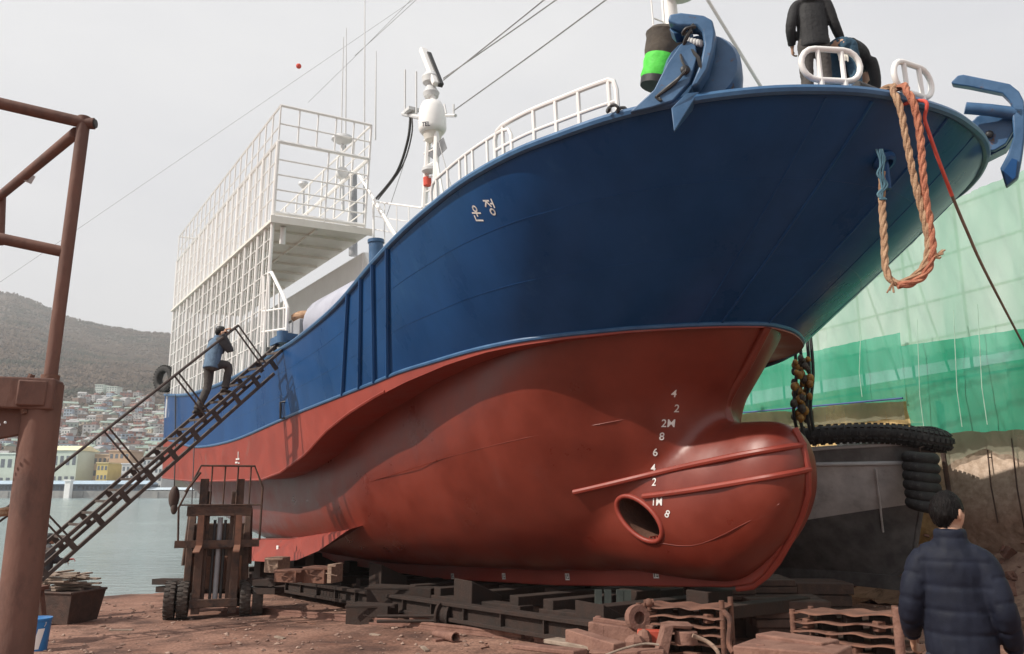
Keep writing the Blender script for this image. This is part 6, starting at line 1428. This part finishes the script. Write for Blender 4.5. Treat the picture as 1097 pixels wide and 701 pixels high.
    def qd(co, n):
        d = .004 * mnoise.noise(co * 7) + .002 * mnoise.noise(V((co.x * 16, co.y * 16, co.z * 22)))
        if quilt:
            ds, ln = armpar(co); la = (co - P['pel']).dot(axis); lateral = abs((co - P['pel']).dot(sidev))
            par = ln if ds < R(.1) and lateral > R(.17) else la
            fr = (par / quilt + .12 * mnoise.noise(co * 2.5)) % 1; g = abs(fr - .5) * 2
            d += .008 * (1 - g ** 5) - .005 + .0034 * mnoise.noise(V((co.x * 34, co.y * 34, co.z * 8)))
        return n * d
    jo = j.build('jacket', jacket, root, smooth=180, remesh=vox, relax=2, disp=qd)
    if sleeves is not None:
        for s_, pts, rr in seg: MB().tube(pts, rr, 14).build('sleeve', sleeves, root, smooth=180, remesh=vox, relax=2, disp=qd)
    # hair, cap
    if hair:
        h = MB(); rows = []
        nu, nv = 72, 44
        for jn in range(nv + 1):
            a = PI * jn / nv; row = []
            for q in range(nu + 1):
                t_ = 2 * PI * q / nu; x = math.sin(a) * math.cos(t_); y = math.sin(a) * math.sin(t_); z = math.cos(a); nz = 1 + .05 * mnoise.noise(V((x * 6, y * 6, z * 4))) + .025 * mnoise.noise(V((x * 20, y * 20, z * 9)))
                zz = z * .125 * nz; yy = y * .1015 * nz - .004; xx = x * .0825 * nz
                if zz < 0: xx *= 1 - .22 * (-zz / .118) ** 1.4; yy = yy * (1 - .42 * (-zz / .118) ** 1.5) if yy < 0 else yy
                row.append((V((xx, yy, zz)), HD(xx, yy, zz)))
            rows.append(row)
        vs_ = [p[1] for r_ in rows for p in r_]; loc = [p[0] for r_ in rows for p in r_]; fs = []
        def keep(p):
            line = interp([(-.11, -.088), (-.06, -.075), (-.04, -.035), (-.012, .01), (.018, .006), (.03, -.022), (.042, .03), (.06, .055), (.1, .062)], p.y) + .006 * mnoise.noise(p * 70) - (.008 * math.cos(p.x * 45) if p.y < -.04 else 0)
            return p.z > line
        for jn in range(nv):
            for q in range(nu):
                i0_ = jn * (nu + 1) + q; f_ = (i0_, i0_ + 1, i0_ + nu + 2, i0_ + nu + 1)
                if all(keep(loc[x]) for x in f_): fs.append(f_)
        h.add(vs_, fs); h.build('hair', m_hair, root, smooth=180)
    if cap:
        c_ = MB(); c_.lathe([(R(.088), 0), (R(.094), R(.02)), (R(.092), R(.06)), (R(.07), R(.09)), (R(.01), R(.1))], HD(0, -.005, .035), hu, 20)
        rows = [[HD(.075 * math.sin(x), .085 + .0 + y_ * math.cos(x * .9), .04 - y_ * .12) for x in [-1.1 + 2.2 * q / 10 for q in range(11)]] for y_ in (0, .04, .075)]
        c_.grid(rows); c_.build('cap', cap, root, smooth=60)
    return root, P

# near man on the right, seen from behind
u0 = 1013; Ym = 4.6; fx = (u0 - CU) / 850 * 4.5; g = gz(fx, Ym)
person('man in dark navy quilted jacket seen from behind at the right foreground', (fx, Ym, g), (.50, .87), dict(pel=(0, 0, .90), hpl=(-.085, 0, .86), hpr=(.085, 0, .86), ell=(-.225, -.04, 1.15), elr=(.215, -.05, 1.13), wrl=(-.24, .12, .97), wrr=(.24, .10, .93), shl=(-.155, -.01, 1.37), shr=(.155, -.02, 1.36), head=(.0, .03, 1.64), neck=(0, 0, 1.5)), m_navy, m_navt, H=1.80, vox=.0105, quilt=.125, head_yaw=.55, curl=.75, puff=.87)
# man climbing the gangway
def gwp(u, lift=0):
    best = min((abs(proj(G(gL * k / 400, 0, 0))[0] - u), k) for k in range(401))[1]; return G(gL * best / 400, 0, .05 + lift)
pa = gwp(214); pb = gwp(240)
gf = V((gd.x, gd.y, 0)).normalized(); gr = V((gf.y, -gf.x, 0)); fdir = V((gd.x + .25, gd.y - .25, 0))
fdir = V((gd.x, gd.y, 0)).normalized(); rdir = V((fdir.y, -fdir.x, 0))
step = pb - pa; sf, sz = step.dot(fdir), step.z
hl = at(247, 362, pb.y + .35) - pa
HS = 1.74; ks = HS / 1.75
q_ = lambda p: (p.dot(rdir) / ks, p.dot(fdir) / ks, p.z / ks)
def rail_u(u):
    best = min((abs(proj(G(gL * k / 600, .24, 1.03))[0] - u), k) for k in range(601))[1]; return G(gL * best / 600, .24, 1.03)
hnd = rail_u(246) - pa; hnd2 = rail_u(242) - pa
person('man in faded blue vest and dark cap climbing the gangway with hands on its rail', pa, fdir, dict(pel=(.0, .20, 1.02), chest=(.0, .25, 1.37), neck=(0, .29, 1.56), head=(0, .34, 1.69), shl=(-.17, .27, 1.49), shr=(.18, .27, 1.48), ell=(-.12, .46, 1.33), elr=(.26, .44, 1.3), wrl=(hnd.dot(rdir) / ks - .03, hnd.dot(fdir) / ks - .07, hnd.z / ks + .0), wrr=(hnd2.dot(rdir) / ks, hnd2.dot(fdir) / ks - .08, hnd2.z / ks - .0), hdl=(.1, .8, .35), hdr=(0, .8, .35), hpl=(-.09, .20, .98), hpr=(.09, .20, .98), knl=(-.1, .20, .55), anl=(-.1, .02, .10), knr=(.1, sf / ks + .02, sz / ks + .55), anr=(.1, sf / ks - .02, sz / ks + .1)), m_jean, m_trs, H=HS, vox=.013, cap=m_dark, sleeves=m_slv, head_yaw=.1, curl=.8, puff=.98, hemz=.12)
# man standing on the bow, black hooded jacket
pbow = PBW
bf = V((.15, 1, 0)); rb = V((bf.y, -bf.x, 0))
person('man in black hooded jacket standing on the ship bow behind the white guard rail', pbow, (.2, .98), dict(ell=(-.27, -.06, 1.15), wrl=(-.25, .08, .93), elr=(.27, .02, 1.17), wrr=(.36, .12, .98), hdr=(.5, .3, -.6)), m_blkj, m_trs, H=1.76, vox=.012, hood=True, head_yaw=-.1, puff=.94)
# second man bending down beside him
pb2 = V((PB2.x, PB2.y, PBW.z))
person('person in teal work trousers bending down on the bow, white gloves in the back pocket', pb2, (.75, .66), dict(pel=(0, -.02, .92), chest=(.0, .30, .93), neck=(0, .48, .80), head=(0, .60, .74), shl=(-.18, .42, .80), shr=(.18, .42, .80), ell=(-.2, .46, .55), elr=(.2, .46, .55), wrl=(-.16, .5, .33), wrr=(.16, .5, .33), hpl=(-.095, 0, .9), hpr=(.095, 0, .9), knl=(-.12, .05, .5), knr=(.12, .05, .5)), m_blkj, m_wkt, H=1.72, vox=.012, head_pitch=-.9, hemz=.34, cap=m_slv)
gp = pb2 + (CAM - pb2 - UPZ * 2).normalized() * .17 + UPZ * .83; gl = MB(); cr_ = CR
for k in range(4): gl.tube([gp + CR * (-.05 + .03 * k) + UPZ * .02, gp + CR * (-.055 + .034 * k) - V((0, .03, .05)), gp + CR * (-.06 + .036 * k) - V((0, .03, .11 + .012 * (k % 2)))], [.014, .014, .01], 7)
gl.box(gp + CR * -.005 + UPZ * .02, (.12, .03, .06)); tag(gl.build('work_glove', m_glove, remesh=.008, relax=1, smooth=180), 'white work glove stuffed in the bending person\'s back pocket', 'glove')
# man behind the left post
pm = ground_at(41, 664)
person('man in dark clothes with a red glove, half hidden behind the left post', pm, (.55, .83), dict(ell=(-.2, .16, 1.2), wrl=(.0, .38, 1.16), elr=(.22, .16, 1.2), wrr=(.16, .42, 1.2), hdr=(.3, .9, .1)), m_slv, m_tan, H=1.7, vox=.013, cap=m_dark, gloves=(m_rglove, 'r'), head_yaw=.3)

# ------------------------------------------------------------------ haze
hz = MB(); hz.box((-200, 760, 190), (3200, 1760, 400)); 
mh = bpy.data.materials.new('harbour_haze'); mh.use_nodes = True; nt = mh.node_tree; N = nt.nodes; N.remove(N['Principled BSDF'])
pv = N.new('ShaderNodeVolumePrincipled'); pv.inputs['Color'].default_value = (.9, .92, .95, 1); pv.inputs['Density'].default_value = HAZE = .00036; pv.inputs['Anisotropy'].default_value = .2
nt.links.new(pv.outputs['Volume'], N['Material Output'].inputs['Volume'])
tag(hz.build('haze', mh, smooth=0), label='thin pale harbour haze softening the far hillside', cat='haze', kind='stuff')
